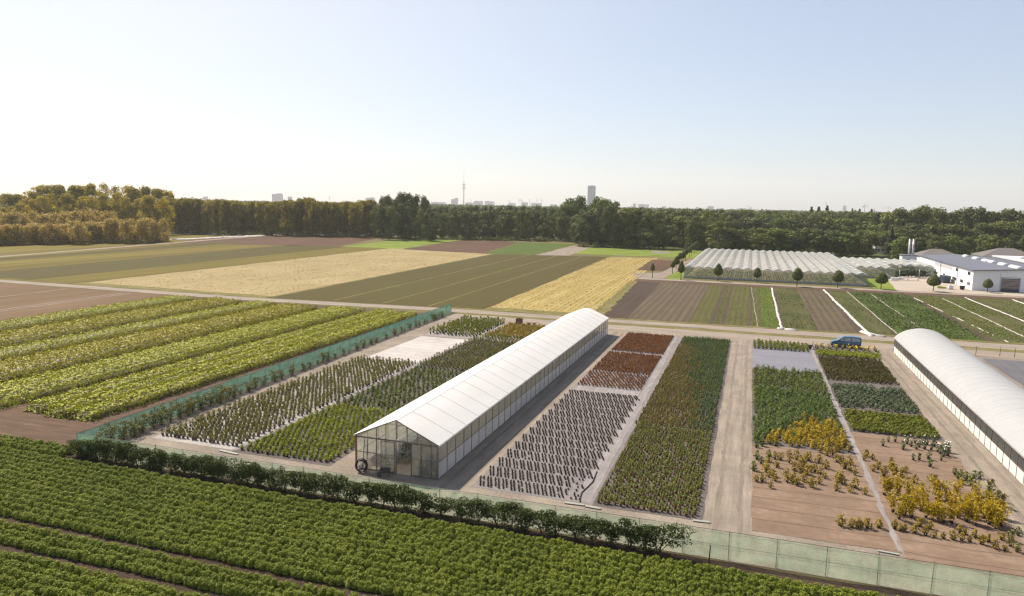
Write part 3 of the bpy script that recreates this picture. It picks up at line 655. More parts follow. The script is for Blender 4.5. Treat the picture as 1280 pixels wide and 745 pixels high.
scatter('tall_flare_shrub', zpts(tall, 1080, 540, 5.96), var(5, 620, 1.75, 0.62, 300, 0.18, (0.15, 0.22), 'vase'), [L_flare_gold, M_pot],
        'tall loose shrub tinted with golden flare light in the thicket beside the right greenhouse road', PP, 'tall flare tinted shrubs beside the right road', None, 300, 19, 0.8, 1.15)
gg = [(675,320),(720,320),(760,360),(820,345),(700,350),(800,395),(735,390),(860,345)]
scatter('potted_rosemary', zpts(gg, 1080, 540, 5.96), var(3, 640, 0.85, 0.34, 80, 0.17, (0.13, 0.18), 'ball'), [L_mid, M_pot],
        'dark green shrub in the small group on the edge of the right greenhouse road', PP, 'small green group on the road edge')
bt = [(575,440),(600,450),(620,450),(665,460),(690,430),(715,470),(735,440),(755,480),(795,485),(840,490),(880,495),(915,500),(940,480),(970,510),(1000,500),(1030,530),(1075,540),(1060,490),(870,460),(895,465)]
scatter('low_flare_shrub', zpts(bt, 960, 540, 3.634), var(3, 660, 0.72, 0.28, 80, 0.155, (0.13, 0.18), 'ball'), [L_old_gold_flare, M_pot],
        'low olive shrub tinted with flare light in the double row before the tall thicket', PP, 'double row before the flare tinted thicket')
dt = [(920,490),(990,540),(1025,560)]
scatter('grey_green_shrub', zpts(dt, 1080, 540, 5.96), var(3, 670, 1.5, 0.5, 150, 0.18, (0.15, 0.22), 'vase'), [L_shrub, M_pot],
        'grey green tall shrub at the road side of the flare tinted thicket', PP, 'grey green shrubs at the thicket')
dd = [(1100,520),(1130,545),(1100,495),(1135,470)]
scatter('dark_corner_shrub', zpts(dd, 960, 540, 3.634), var(3, 680, 0.85, 0.3, 80, 0.16, (0.13, 0.18), 'ball'), [L_olive, M_pot],
        'dusky green shrub at the right end of the low flare tinted double row', PP, 'dusky shrubs at the right end')
def flowered(seed, h, r, n, size, pot, shape, nf, fs):
    rng = np.random.default_rng(seed + 7); base = plant(seed, h, r, n, size, pot, shape)
    c = np.stack([rng.normal(size=nf)*r*0.5, rng.normal(size=nf)*r*0.5, h*rng.uniform(0.9, 1.15, nf)], 1)
    V, F = quads(rng, c, rng.normal(size=(nf, 3)) + np.array([0, 0, 1.0]), fs, 0.8)
    return join([(base[0], base[1], base[2]), (V, F, 2)])
M_wht = plain('white_petal', (0.75, 0.72, 0.66), 0.7)
M_yel = plain('yellow_petal', (0.75, 0.48, 0.02), 0.7)
wf = [(350,110),(390,130),(450,130),(500,135),(550,150),(570,165),(620,180),(290,125),(320,90),(410,115),(470,95),(520,110),(590,185),(560,130),(600,150),(440,90),(380,85),(625,150)]
scatter('white_flowering_plant', zpts(wf, 1080, 540, 5.96), [flowered(700+i, 0.8, 0.24, 60, 0.16, (0.15, 0.22), 'upright', 6, 0.13) for i in range(3)], [L_cab, M_pot, M_wht],
        'dark potted plant with white flower spikes before the lime green rows', PP, 'white flowering plants before the lime rows')
df = [(575,215),(490,260),(410,210),(365,210),(480,205),(290,135),(140,105),(180,75),(230,75)]
scatter('single_dark_plant', zpts(df, 1080, 540, 5.96), var(3, 710, 0.75, 0.22, 56, 0.16, (0.15, 0.22), 'upright'), [L_dark, M_pot],
        'single dark upright plant standing apart on the fabric before the white flowers', PP, 'single dark plants before the white flowers')
scatter('potted_sedge', grid(11.7, 20.4, 84.5, 92.6, 0.52, 0.52, 0.1, True, 20, 0.97), var(4, 720, 0.55, 0.3, 52, 0.19, (0.12, 0.15), 'ball'), [L_lime, M_pot],
        'lime green plant in the dense block before the blue green balls', PP, 'lime green plants in the dense block', None, 320, 20)
scatter('potted_ball_shrub', grid(11.5, 20.5, 94.4, 106.4, 0.74, 0.86, 0.05, True, 21, 0.98), var(4, 740, 0.68, 0.37, 64, 0.19, (0.14, 0.18), 'ball'), [L_cab, M_pot],
        'rounded blue green bush in the wide spaced rows right of the strip path', PP, 'rounded blue green bushes', None, 320, 21)
scatter('potted_bronze_plant', grid(11.4, 20.6, 109.4, 125.6, 0.56, 0.66, 0.05, True, 22, 0.985), var(4, 760, 0.52, 0.26, 40, 0.18, (0.13, 0.17), 'ball'), [L_brownish, M_pott],
        'bronze green potted plant in the even rows behind the blue green bushes', PP, 'bronze green plants in even rows', ('potted_bronze_plants', 'further bronze green potted plants in even rows'), 300, 22)
scatter('potted_meadow_plant', grid(11.5, 21.0, 127.6, 131.6, 0.6, 0.62, 0.12, True, 23), var(3, 780, 0.68, 0.36, 52, 0.2, (0.13, 0.17), 'ball'), [L_bright, M_pot],
        'fresh green bushy plant in the band in front of the blue van', PP, 'fresh green plants before the van')
scatter('potted_flower', grid(11.6, 21.4, 133.0, 136.4, 1.05, 1.15, 0.1, False, 24, 0.9), [flowered(800+i, 0.7, 0.3, 44, 0.18, (0.16, 0.2), 'ball', 9 if i < 2 else 2, 0.22) for i in range(3)], [L_olive, M_pot, M_yel],
        'flowering potted plant in the loose rows right beside the blue van', PP, 'flowering plants beside the van')

# ------------------------------------------------------------------ net fences
def net_mat(name, col, alpha):
    t = NT(name)
    ns = t.noise(1.2, detail=3)
    fold = t.noise(1.0, t.pos((1.6, 1.6, 0.35)), detail=3)
    cc = t.ramp(ns, [(0.3, mul(col, 0.75)), (0.7, mul(col, 1.3))])
    d = t.n('BsdfDiffuse', Color=cc); tr = t.n('BsdfTranslucent', Color=cc); tp = t.n('BsdfTransparent')
    m1 = t.n('MixShader', None, Fac=0.5); t.t.links.new(d.outputs[0], m1.inputs[1]); t.t.links.new(tr.outputs[0], m1.inputs[2])
    m2 = t.n('MixShader', None); t.set(m2, 'Fac', t.math('ADD', t.math('MULTIPLY', fold, 0.35), 1 - alpha - 0.17, True))
    t.t.links.new(m1.outputs[0], m2.inputs[1]); t.t.links.new(tp.outputs[0], m2.inputs[2])
    return t.done(m2)
N_front = net_mat('green_net', (0.34, 0.53, 0.34), 0.44)
N_side = net_mat('teal_net', (0.085, 0.205, 0.165), 0.80)
M_post = plain('fence_post', (0.085, 0.08, 0.07), 0.6, 0.4)
M_wire = plain('fence_wire', (0.10, 0.10, 0.09), 0.5, 0.4)
def net_fence(label, A, B, H, npost, nm, seed):
    root = thing('net_fence', label, 'fence', (A[0], A[1], 0))
    A = Vector((A[0], A[1], 0)); B = Vector((B[0], B[1], 0)); d = (B - A); L = d.length; d.normalize(); nrm = Vector((-d.y, d.x, 0))
    rng = random.Random(seed); seg = npost * 6; V = []; F = []
    for i in range(seg + 1):
        ph = (i % 6) / 6; sag = 0.05 * math.sin(math.pi * ph)
        for k, zz in enumerate((0.02, 0.45, 0.95, 1.5, H)):
            o = 0.05 * math.sin(math.pi * ph) * (1 if k not in (2, 4) else 0.3) + rng.uniform(-0.02, 0.02)
            p = d * (L * i / seg) + nrm * o
            V.append((p.x, p.y, zz - (sag if k == 4 else 0)))
    for i in range(seg):
        for k in range(4): F.append((i*5+k, (i+1)*5+k, (i+1)*5+k+1, i*5+k+1))
    MB().add(V, F, 0, True).build('net', nm, root)
    for i in range(npost + 1):
        p = d * (L * i / npost) + nrm * 0.07; h = H + rng.uniform(-0.02, 0.1)
        MB().tube((p.x, p.y, 0), (p.x + rng.uniform(-.04, .04), p.y, h), 0.03, n=6).build('post', M_post, root)
    for zz in (0.98, H - 0.02):
        b = MB(); a0 = nrm * 0.08; e = d * L + nrm * 0.08
        b.tube((a0.x, a0.y, zz), (e.x, e.y, zz), 0.018, n=5).build('rail', M_wire, root)
    return root
net_fence('long pale green net fence on thin posts between the front crop and the nursery', (-58.9, 49.0), (27.5, 49.25), 2.05, 28, N_front, 1)
net_fence('teal net fence along the left nursery path beside the leafy beds', (-58.95, 49.15), (-62.4, 146.2), 2.0, 30, N_side, 2)

def hedge_mesh(seed, h, wd, n, size, lmat, bare=0.25, arch=0.0):
    rng = np.random.default_rng(seed); k = 22
    lc_ = np.stack([rng.normal(size=k)*wd*0.34, rng.normal(size=k)*0.24, h*(bare + (1-bare)*rng.random(k)**0.7*0.93)], 1)
    lc_[:, 0] *= 0.55 + 0.6*lc_[:, 2]/h
    if arch: lc_[:, 0] += arch * (lc_[:, 2]/h)**2
    i = rng.integers(0, k, n); u = rng.normal(size=(n, 3)); u /= np.linalg.norm(u, axis=1, keepdims=True)
    c = lc_[i] + u * rng.uniform(0.4, 1, (n, 1))**0.5 * np.array([wd*0.26, 0.26, h*0.14])
    c[:, 2] = np.clip(c[:, 2], 0.08, None)
    V, F = quads(rng, c, u + rng.normal(size=(n, 3))*0.7, size*rng.uniform(0.6, 1.3, n), 0.55)
    cr = np_mesh('foliage', V, F, np.zeros(len(F), int), [lmat])
    b = MB()
    for j in range(4):
        x = rng.normal()*0.08; e = lc_[rng.integers(0, k)]
        b.tube((x, 0, 0), (e[0]*0.4 + x, e[1]*0.3, h*0.4), 0.035, 0.025, n=5, cap=False); b.tube((e[0]*0.4 + x, e[1]*0.3, h*0.4), tuple(e), 0.025, 0.01, n=5, cap=False)
    return cr, b.mesh('stem', M_stem)
HF = [hedge_mesh(900+i, 2.15, 1.8, 1800, 0.16, L_hedge, 0.10) for i in range(6)]
HB = [hedge_mesh(920+i, 1.9, 1.3, 420, 0.20, L_shrub, 0.08) for i in range(5)]
def shrub(name, label, cat, var_, x, y, rz, s, group):
    t = thing(name, label, cat, (x, y, 0), rz, group, s)
    link('foliage', var_[0], t); link('stem', var_[1], t)
rr = random.Random(4)
x = -58.3
while x < -5.6:
    shrub('hedge_shrub', 'dark leafy shrub growing against the front of the pale green net fence', 'shrub', rr.choice(HF), x, 48.62 + rr.uniform(-.12, .1), rr.choice((0, math.pi)) + rr.uniform(-.2, .2),
          (rr.uniform(0.85, 1.15), 1, rr.uniform(0.74, 1.0)), 'shrubs against the front net fence')
    x += rr.uniform(0.95, 1.5) if not -22 < x < -21 else 2.0
shrub('arching_shrub', 'arching dark shrub at the right end of the hedge where the bare net begins', 'shrub', hedge_mesh(940, 2.2, 2.1, 1300, 0.17, L_hedge, 0.25, 1.1), -4.9, 48.55, 0, (1, 1, 1), None)
yv = 51.0
while yv < 140:
    k = 1 if yv < 72 else rr.uniform(0.3, 0.85)
    fx = -58.95 - (yv - 49) * 0.0355
    shrub('path_shrub', 'olive shrub growing along the teal net fence beside the left path', 'shrub', rr.choice(HB), fx + rr.uniform(0.55, 0.95), yv, 1.57 + rr.uniform(-.4, .4),
          (k*rr.uniform(0.8, 1.2),)*2 + (k*rr.uniform(0.75, 1.1),), 'shrubs along the left path')
    yv += rr.uniform(0.9, 1.5) if yv < 72 else rr.uniform(1.3, 3.6)

# ------------------------------------------------------------------ greenhouses
def film(name, col, trans=0.35, clear=0.0, gloss=0.08, rough=0.35, stain=0.12, vec=(1, 1, 1), sc_=0.8):
    """plastic film or whitened glass: reflects, lets light through, partly see-through"""
    t = NT(name)
    ns = t.noise(sc_, t.pos(vec), detail=4, rough=0.65)
    cc = t.ramp(ns, [(0.3, mul(col, 1 - stain)), (0.65, col)])
    d = t.n('BsdfDiffuse', Color=cc); tr = t.n('BsdfTranslucent', Color=cc)
    m1 = t.n('MixShader', None, Fac=trans); t.t.links.new(d.outputs[0], m1.inputs[1]); t.t.links.new(tr.outputs[0], m1.inputs[2])
    gl = t.n('BsdfGlossy', None, Color=(0.9, 0.92, 0.95), Roughness=rough)
    m2 = t.n('MixShader', None, Fac=gloss); t.t.links.new(m1.outputs[0], m2.inputs[1]); t.t.links.new(gl.outputs[0], m2.inputs[2])
    if clear <= 0: return t.done(m2)
    tp = t.n('BsdfTransparent', Color=(0.93, 0.95, 0.93))
    m3 = t.n('MixShader', None, Fac=clear); t.t.links.new(m2.outputs[0], m3.inputs[1]); t.t.links.new(tp.outputs[0], m3.inputs[2])
    return t.done(m3)
F_roof = film('roof_film', (0.87, 0.87, 0.87), 0.47, 0, 0.012, 0.5, 0.04, (0.6, 0.25, 1))
F_roof2 = film('roof_film_cool', (0.46, 0.475, 0.50), 0.32, 0, 0.012, 0.5, 0.06, (0.5, 0.3, 1))
F_low = film('wall_film', (0.80, 0.78, 0.76), 0.5, 0.08, 0.02, 0.4, 0.12)
F_glaz = film('clear_sheet', (0.72, 0.68, 0.61), 0.6, 0.58, 0.04, 0.2, 0.15)
F_gable = film('gable_sheet', (0.85, 0.78, 0.67), 0.65, 0.68, 0.04, 0.15, 0.2)
F_net = film('dark_wall_net', (0.16, 0.155, 0.155), 0.3, 0.45, 0.04, 0.3, 0.2)
M_seam = plain('seam', (0.40, 0.395, 0.385), 0.8, 0.1)
M_seam2 = plain('pale_seam', (0.40, 0.41, 0.425), 0.8, 0.1)
M_frame = plain('steel_frame', (0.15, 0.125, 0.105), 0.5, 0.4)
M_framel = plain('galvanised', (0.42, 0.41, 0.40), 0.45, 0.5, 0.4)
M_gutter = plain('gutter_white', (0.62, 0.61, 0.60), 0.5)
M_rustp = plain('rusty_post', (0.30, 0.10, 0.055), 0.7)
M_gfloor = earth('greenhouse_ground', (0.32, 0.275, 0.215), (0.42, 0.36, 0.28), (0.52, 0.45, 0.36))
M_white = plain('white_paint', (0.72, 0.72, 0.72), 0.6)
M_black = plain('black_rubber', (0.02, 0.02, 0.02), 0.6)
M_alu = plain('aluminium', (0.6, 0.6, 0.6), 0.35, 0.5, 0.7)
M_cab = plain('grey_cabinet', (0.075, 0.066, 0.06), 0.5)

def roof_profile(x0, x1, ze, zr, over, kind):
    xm = (x0 + x1) / 2; hw = (x1 - x0) / 2 + over; pts = []
    if kind == 'gable':
        sl = (zr - ze) / ((x1 - x0) / 2)
        for u in (-1, -0.6, -0.2, -0.08, -0.03, 0, 0.03, 0.08, 0.2, 0.6, 1):
            z = zr - abs(u) * hw * sl - 0.16 * math.exp(-(u * 6) ** 2)
            pts.append((xm + u * hw, z))
    else:
        for k in range(17):
            u = -1 + k / 8
            pts.append((xm + u * hw, ze - over * 0.8 + (zr - ze + over * 0.8) * (1 - abs(u) ** 2.0) ** 0.78 if abs(u) < 1 else ze - over * 0.8))
    return pts
def sweep(mb, pts, y0, y1, th, mi=0, lift=0.0, sm=True, step=None):
    n = len(pts); ys = [y0, y1]
    if step:
        k = max(1, int((y1 - y0) / step)); ys = [y0 + (y1 - y0) * i / k for i in range(k + 1)]
    for dz, flip in ((th + lift, 0), (lift, 1)):           # upper and lower skin as separate sheets, so that shading stays clean
        V = [(x, y, z + dz) for y in ys for x, z in pts]; F = []
        for j in range(len(ys) - 1):
            for i in range(n - 1):
                f = (j*n+i, j*n+i+1, (j+1)*n+i+1, (j+1)*n+i); F.append(tuple(reversed(f)) if flip else f)
        mb.add(V, F, mi, sm)
    V = []; F = []
    for y in (y0, y1):
        k = len(V); V += [(x, y, z + lift) for x, z in pts] + [(x, y, z + th + lift) for x, z in pts]
        for i in range(n - 1): F.append((k+i, k+i+1, k+n+i+1, k+n+i))
    for x, z in (pts[0], pts[-1]):
        k = len(V); V += [(x, y0, z + lift), (x, y1, z + lift), (x, y1, z + th + lift), (x, y0, z + th + lift)]; F.append((k, k+1, k+2, k+3))
    sm = False
    mb.add(V, F, mi, sm)

def greenhouse(label, x0, x1, y0, y1, ze, zr, kind, roofm, glaz, lowm, lowh, bay, seam, front_open):
    root = thing('greenhouse', label, 'greenhouse', (0, 0, 0))
    pts = roof_profile(x0, x1, ze, zr, 0.16, kind)
    r = MB(); sweep(r, pts, y0 - 0.12, y1 + 0.12, 0.035)
    y = y0 + seam
    while y < y1: sweep(r, pts, y - 0.035, y + 0.035, 0.012, 1, 0.037); y += seam
    r.build('roof', [roofm, M_seam if kind == 'gable' else M_seam2], root)
    if kind == 'gable':
        MB().tube(((x0+x1)/2, y0 - 0.14, zr - 0.14), ((x0+x1)/2, y1 + 0.14, zr - 0.14), 0.035, n=6).build('ridge_cap', M_gutter, root)
    for sx, s in ((x0, -1), (x1, 1)):
        MB().box(min(sx + s*0.02, sx + s*0.20), max(sx + s*0.02, sx + s*0.20), y0 - 0.1, y1 + 0.1, ze - 0.20, ze - 0.06).build('gutter', M_gutter if kind == 'gable' else M_framel, root)
        MB().box(sx - 0.012, sx + 0.012, y0 + 0.05, y1 - 0.05, 0.06, lowh).build('lower_wall', lowm, root)
        MB().box(sx - 0.008, sx + 0.008, y0 + 0.05, y1 - 0.05, lowh + 0.05, ze - 0.10).build('glazing', glaz, root)
        f = MB(); nb = int(round((y1 - y0) / bay))
        for k in range(nb + 1):
            y = y0 + (y1 - y0) * k / nb
            f.box(sx - 0.045, sx + 0.045, y - 0.035, y + 0.035, 0, ze - 0.06)
        f.box(sx - 0.03, sx + 0.03, y0, y1, lowh, lowh + 0.05); f.box(sx - 0.04, sx + 0.04, y0, y1, 0, 0.06)
        f.build('wall_frame', M_frame, root)
    xm = (x0 + x1) / 2
    tr = MB(); k = 0; y = y0 + 4
    while y < y1 - 2:      # trusses inside
        tr.bar((x0, y, ze - 0.12), (x1, y, ze - 0.12), 0.06); tr.bar((x0, y, ze - 0.12), (xm, y, zr - 0.16), 0.06); tr.bar((xm, y, zr - 0.16), (x1, y, ze - 0.12), 0.06)
        tr.bar((xm, y, ze - 0.12), (xm, y, zr - 0.16), 0.05); y += 4
    tr.build('truss', M_frame, root)
    return root

# --- the gabled greenhouse in the middle
GX0, GX1, GY0, GY1, GE, GR = -32.9, -24.85, 55.4, 133.0, 3.2, 5.0
gh = greenhouse('long white gabled greenhouse with an open glazed front and steel frame', GX0, GX1, GY0, GY1, GE, GR, 'gable', F_roof, F_glaz, F_low, 1.5, 2.0, 3.1, True)
sheet('floor', rect(GX0, GX1, GY0, GY1), 0.022, M_gfloor)
sl_ = (GR - GE) / ((GX1 - GX0) / 2)
def roofz(x): return GE + (min(x - GX0, GX1 - x)) * sl_
def gable(yy, door):
    gl = MB(); d = [2.05, 3.0, 4.0, 5.5, 6.45, 7.45]
    xs = [0.0] + d + [GX1 - GX0]
    for a, b in zip(xs[:-1], xs[1:]):
        if door and a == 4.0: continue
        gl = MB().box(GX0 + a + 0.04, GX0 + b - 0.04, yy - 0.008, yy + 0.008, 0.08, 2.94); gl.build('gable_pane', F_gable, gh)
    tri = MB(); xm = (GX0 + GX1) / 2
    prof = [(GX0 + 0.1, 3.04), (GX1 - 0.1, 3.04), (GX1 - 0.1, roofz(GX1 - 0.1) - 0.05), (xm, GR - 0.06), (GX0 + 0.1, roofz(GX0 + 0.1) - 0.05)]
    tri.prism(prof, yy - 0.008, yy + 0.008); tri.build('pediment_pane', F_gable, gh)
    f = MB()
    for a in d: f.box(GX0 + a - 0.03, GX0 + a + 0.03, yy - 0.045, yy + 0.045, 0, 2.94)
    for a in (2.05, 3.0, xm - GX0, 5.1, 6.1): f.box(GX0 + a - 0.025, GX0 + a + 0.025, yy - 0.04, yy + 0.04, 3.04, roofz(GX0 + a) - 0.06)
    f.box(GX0, GX1, yy - 0.06, yy + 0.06, 2.94, 3.04)
    f.box(GX0 + 0.05, GX0 + 3.96, yy - 0.03, yy + 0.03, 1.58, 1.63); f.box(GX0 + 5.54, GX1 - 0.05, yy - 0.03, yy + 0.03, 1.58, 1.63)
    f.box(GX0, GX0 + 3.97, yy - 0.035, yy + 0.035, 0, 0.08); f.box(GX0 + 5.53, GX1, yy - 0.035, yy + 0.035, 0, 0.08)
    f.bar((GX0 - 0.1, yy - 0.09, roofz(GX0) - 0.10), (xm, yy - 0.09, GR - 0.07), 0.07); f.bar((GX1 + 0.1, yy - 0.09, roofz(GX1) - 0.10), (xm, yy - 0.09, GR - 0.07), 0.07)
    f.build('gable_frame', M_frame, gh)
gable(GY0, True); gable(GY1, False)
MB().box(GX0 - 0.07, GX0 + 0.06, GY0 - 0.10, GY0 + 0.03, 0, 3.05).build('corner_post', M_rustp, gh)
MB().box(GX1 - 0.06, GX1 + 0.07, GY0 - 0.10, GY0 + 0.03, 0, 3.05).build('corner_post', M_frame, gh)
# open sliding door leaf pushed to the left of the opening
dr = MB().box(GX0 + 2.55, GX0 + 3.95, GY0 - 0.16, GY0 - 0.14, 0.1, 2.9).build('door', F_gable, gh)
f = MB()
for a, b, c_, d_ in ((2.55, 2.61, 0.06, 2.92), (3.89, 3.95, 0.06, 2.92)): f.box(GX0 + a, GX0 + b, GY0 - 0.175, GY0 - 0.125, c_, d_)
for z in (0.06, 1.4, 2.87): f.box(GX0 + 2.611, GX0 + 3.889, GY0 - 0.172, GY0 - 0.128, z, z + 0.05)
f.build('door_frame', M_frame, dr)

# things in and at the front of it
t = thing('ladder', 'pale ladder leaning against the left side of the glazed greenhouse front', 'ladder', (GX0 + 1.1, GY0 - 0.55, 0))
for sx in (-0.2, 0.2): MB().bar((sx, 0, 0.0), (sx*0.8, 0.40, 2.9), 0.045).build('stile', M_cab, t)
for k in range(9): z = 0.35 + k * 0.29; MB().bar((-0.19, z*0.138, z), (0.19, z*0.138, z), 0.04).build('rung', M_alu, t)
b = MB()
def torus(mb, c, R, r, n=28, k=8, tilt=0.25, mi=0):
    V = []; F = []
    for i in range(n):
        a = 2*math.pi*i/n
        for j in range(k):
            q = 2*math.pi*j/k; x = (R + r*math.cos(q))*math.cos(a); z = (R + r*math.cos(q))*math.sin(a); y = r*math.sin(q)
            V.append((c[0] + x, c[1] + y + (z + R + r)*tilt*0.5, c[2] + z))
    for i in range(n):
        for j in range(k): F.append((i*k+j, i*k+(j+1) % k, ((i+1) % n)*k+(j+1) % k, ((i+1) % n)*k+j))
    mb.add(V, F, mi, True)
for R0, yo in ((0.52, 0), (0.47, 0.06), (0.53, 0.11), (0.43, 0.03), (0.49, -0.05)): torus(b, (0, yo, 0.66 - (0.53 - R0)*0.6), R0*1.08, 0.055)
for a in (0.3, 2.0, 3.9, 5.2): b.box(0.49*math.cos(a)-.06, 0.49*math.cos(a)+.06, -0.1 + (0.6+0.49*math.sin(a))*0.125, 0.24 + (0.6+0.49*math.sin(a))*0.125, 0.6+0.49*math.sin(a)-.06, 0.6+0.49*math.sin(a)+.06, 1)
o = b.build('pipe_coil', [M_black, M_alu]); o.location = (GX0 + 1.0, GY0 - 1.0, 0.02); tag(o, 'large black coil of pipe standing at the foot of the ladder', 'pipe coil')
t = thing('wheelbarrow', 'dark wheelbarrow standing left of the open greenhouse door', 'wheelbarrow', (GX0 + 3.45, GY0 - 0.95, 0), 0.3)
MB().add([(-.3,-.22,.42),(.3,-.22,.42),(.3,.22,.42),(-.3,.22,.42),(-.48,-.32,.72),(.42,-.32,.72),(.42,.32,.72),(-.48,.32,.72)], [(3,2,1,0),(0,1,5,4),(1,2,6,5),(2,3,7,6),(3,0,4,7)]).build('tray', M_cab, t)
wb = MB(); torus(wb, (-0.55, -0.02, 0.2), 0.15, 0.05, 16, 6, 0); wb.build('wheel', M_black, t)
for sy in (-0.2, 0.2): MB().tube((-0.55, sy*0.3, 0.2), (0.85, sy*1.4, 0.62), 0.02, n=6).tube((0.3, sy, 0.45), (0.35, sy, 0.0), 0.02, n=6).build('handle', M_cab, t)
t = thing('storage_cabinet', 'dark grey two door cabinet behind the right panes of the greenhouse front', 'cabinet', (GX0 + 7.25, GY0 + 0.65, 0))
MB().box(-0.48, 0.48, -0.28, 0.28, 0.55, 2.25).build('cabinet_body', M_cab, t)
for sx in (-1, 1): MB().box(min(sx*0.01, sx*0.46), max(sx*0.01, sx*0.46), -0.30, -0.283, 0.6, 2.2).build('door', plain('cabinet_door', (0.10, 0.088, 0.08), 0.5), t)
for sx in (-0.42, 0.42): MB().box(sx-.04, sx+.04, -0.25, 0.25, 0, 0.55).build('leg', M_cab, t)
for k, (dx, z, cl) in enumerate(((6.35, 0, 0.09), (6.33, 0.42, 0.07), (6.38, 0.84, 0.10))):
    b = MB().box(-0.3, 0.3, -0.22, 0.22, 0, 0.03); 
    for a in ((-0.3,0.3,-0.22,-0.20), (-0.3,0.3,0.20,0.22), (-0.3,-0.28,-0.199,0.199), (0.28,0.3,-0.199,0.199)): b.box(*a, 0.031, 0.40)
    o = b.build('crate', plain('crate_brown', (cl, cl*0.85, cl*0.72), 0.6)); o.location = (GX0 + dx, GY0 + 0.55, 0.03 + z)
    tag(o, ('lowest', 'middle', 'topmost')[k] + ' dark crate of the stack left of the grey cabinet', 'crate', 'crates stacked inside the greenhouse')
o = MB().box(-0.2, 0.2, -0.15, 0.15, 0, 0.05).add([(-.18,-.13,.05),(.18,-.13,.05),(.18,.13,.05),(-.18,.13,.05),(-.2,-.15,.3),(.2,-.15,.3),(.2,.15,.3),(-.2,.15,.3)], [(0,1,5,4),(1,2,6,5),(2,3,7,6),(3,0,4,7),(4,5,6,7)]).build('white_box', M_white)
o.location = (GX0 + 5.95, GY0 + 0.5, 1.30 - 1.28); tag(o, 'small white box on the floor right inside the greenhouse door', 'box')
# rack of plants under a white cover, running back from the door
t = thing('plant_rack', 'long rack of green plants under a white cover behind the open greenhouse door', 'plant rack', (GX0 + 3.6, GY0 + 2.2, 0))
b = MB()
for k in range(9):
    for sx in (-0.45, 0.45): b.bar((sx, k*1.6, 0.02), (sx, k*1.6, 2.1), 0.05)
for z in (0.5, 1.1, 1.7): b.box(-0.42, 0.42, 0.05, 12.75, z, z + 0.03)
b.build('rack_frame', M_framel, t)
b = MB()
for k in range(8): b.prism([(-0.62, 2.12), (0.62, 2.12), (0.58, 2.24), (0.25, 2.36), (-0.25, 2.36), (-0.58, 2.24)], k*1.6 + 0.04, k*1.6 + 1.56)
b.build('white_cover', M_white, t)
rng = np.random.default_rng(33); n = 2600
c = np.stack([rng.uniform(-0.62, 0.55, n), rng.uniform(-0.1, 12.9, n), rng.choice([0.55, 1.15, 1.72], n) + rng.uniform(0, 0.4, n)], 1)
V, F = quads(rng, c, rng.normal(size=(n, 3)), 0.17); link('foliage', np_mesh('foliage', V, F, np.zeros(n, int), [L_dark]), t)
# white covered bed on the left inside
b = MB(); sec = [(-1.0, 0.0), (-0.98, 0.5), (-0.6, 0.95), (0, 1.1), (0.6, 0.95), (0.98, 0.5), (1.0, 0.0)]
sweep(b, [(x, z + 0.02) for x, z in sec], 0, 16, 0.02, 0, 0, True, 0.8)
o = b.build('covered_bed', M_white); o.location = (GX0 + 1.75, GY0 + 1.2, 0.03); tag(o, 'long white covered hump on the left inside the front greenhouse', 'covered bed')
for k, xx in enumerate((6.9, 2.3)):
    t = thing('growing_bench', ('long bench of green plants along the right greenhouse wall', 'long bench of green plants behind the white covered hump')[k], 'bench', (GX0 + xx, GY0 + 20, 0))
    b = MB().box(-0.7, 0.7, 0, 54, 0.75, 0.82)
    for j in range(19):
        for sx in (-0.6, 0.6): b.box(sx-.03, sx+.03, j*3-.03+.05, j*3+.03+.05 if j < 18 else 53.99, 0, 0.75)
    b.build('bench_top', M_framel, t)
    n = 2400; c = np.stack([rng.uniform(-0.65, 0.65, n), rng.uniform(0, 54, n), 0.84 + rng.uniform(0, 0.45, n)], 1)
    V, F = quads(rng, c, rng.normal(size=(n, 3)) + np.array([0, 0, .5]), 0.24); link('foliage', np_mesh('foliage', V, F, np.zeros(n, int), [L_mid]), t)

# --- the arched tunnel at the right edge
T0, T1 = 24.15, 32.2
g2 = greenhouse('long arched white tunnel greenhouse cut by the right edge of the picture', T0, T1, 46.0, 135.5, 2.7, 4.45, 'arch', F_roof2, F_net, film('white_skirt', (0.80, 0.79, 0.77), 0.25, 0, 0.04, 0.4, 0.10, (0.4, 3.0, 0.2)), 1.2, 1.9, 2.0, False)
b = MB(); pts = roof_profile(T0, T1, 2.7, 4.45, -0.02, 'arch')
for yy in (46.02, 135.48):
    prof = [(T0 + 0.05, 0.05), (T1 - 0.05, 0.05)] + [(x, z - 0.04) for x, z in reversed(pts)]
    b.prism(prof, yy - 0.01, yy + 0.01)
b.build('end_wall', F_low, g2)
sheet('floor', rect(T0 + 0.06, T1 - 0.06, 46.1, 135.4), 0.022, M_gfloor)
for k, xx in enumerate((1.3, 4.0, 6.7)):
    t = thing('growing_bench', ('plant bench along the near wall of the arched tunnel', 'plant bench in the middle of the arched tunnel', 'plant bench along the far wall of the arched tunnel')[k], 'bench', (T0 + xx, 50, 0))
    b = MB().box(-0.75, 0.75, 0, 82, 0.7, 0.77)
    for j in range(28):
        for sx in (-0.6, 0.6): b.box(sx-.03, sx+.03, j*3.02, j*3.02+.06, 0, 0.7)
    b.build('bench_top', M_framel, t)
    n = 3200; c = np.stack([rng.uniform(-0.7, 0.7, n), rng.uniform(0, 82, n), 0.8 + rng.uniform(0, 0.6, n)], 1)
    keep = (np.sin(c[:, 1]*0.55 + k*2) + rng.normal(size=n)*0.4) > -0.2; c = c[keep]; n = len(c)
    V, F = quads(rng, c, rng.normal(size=(n, 3)) + np.array([0, 0, .5]), 0.28); link('foliage', np_mesh('foliage', V, F, (rng.random(n) < 0.05).astype(int), [L_mid, M_yel]), t)

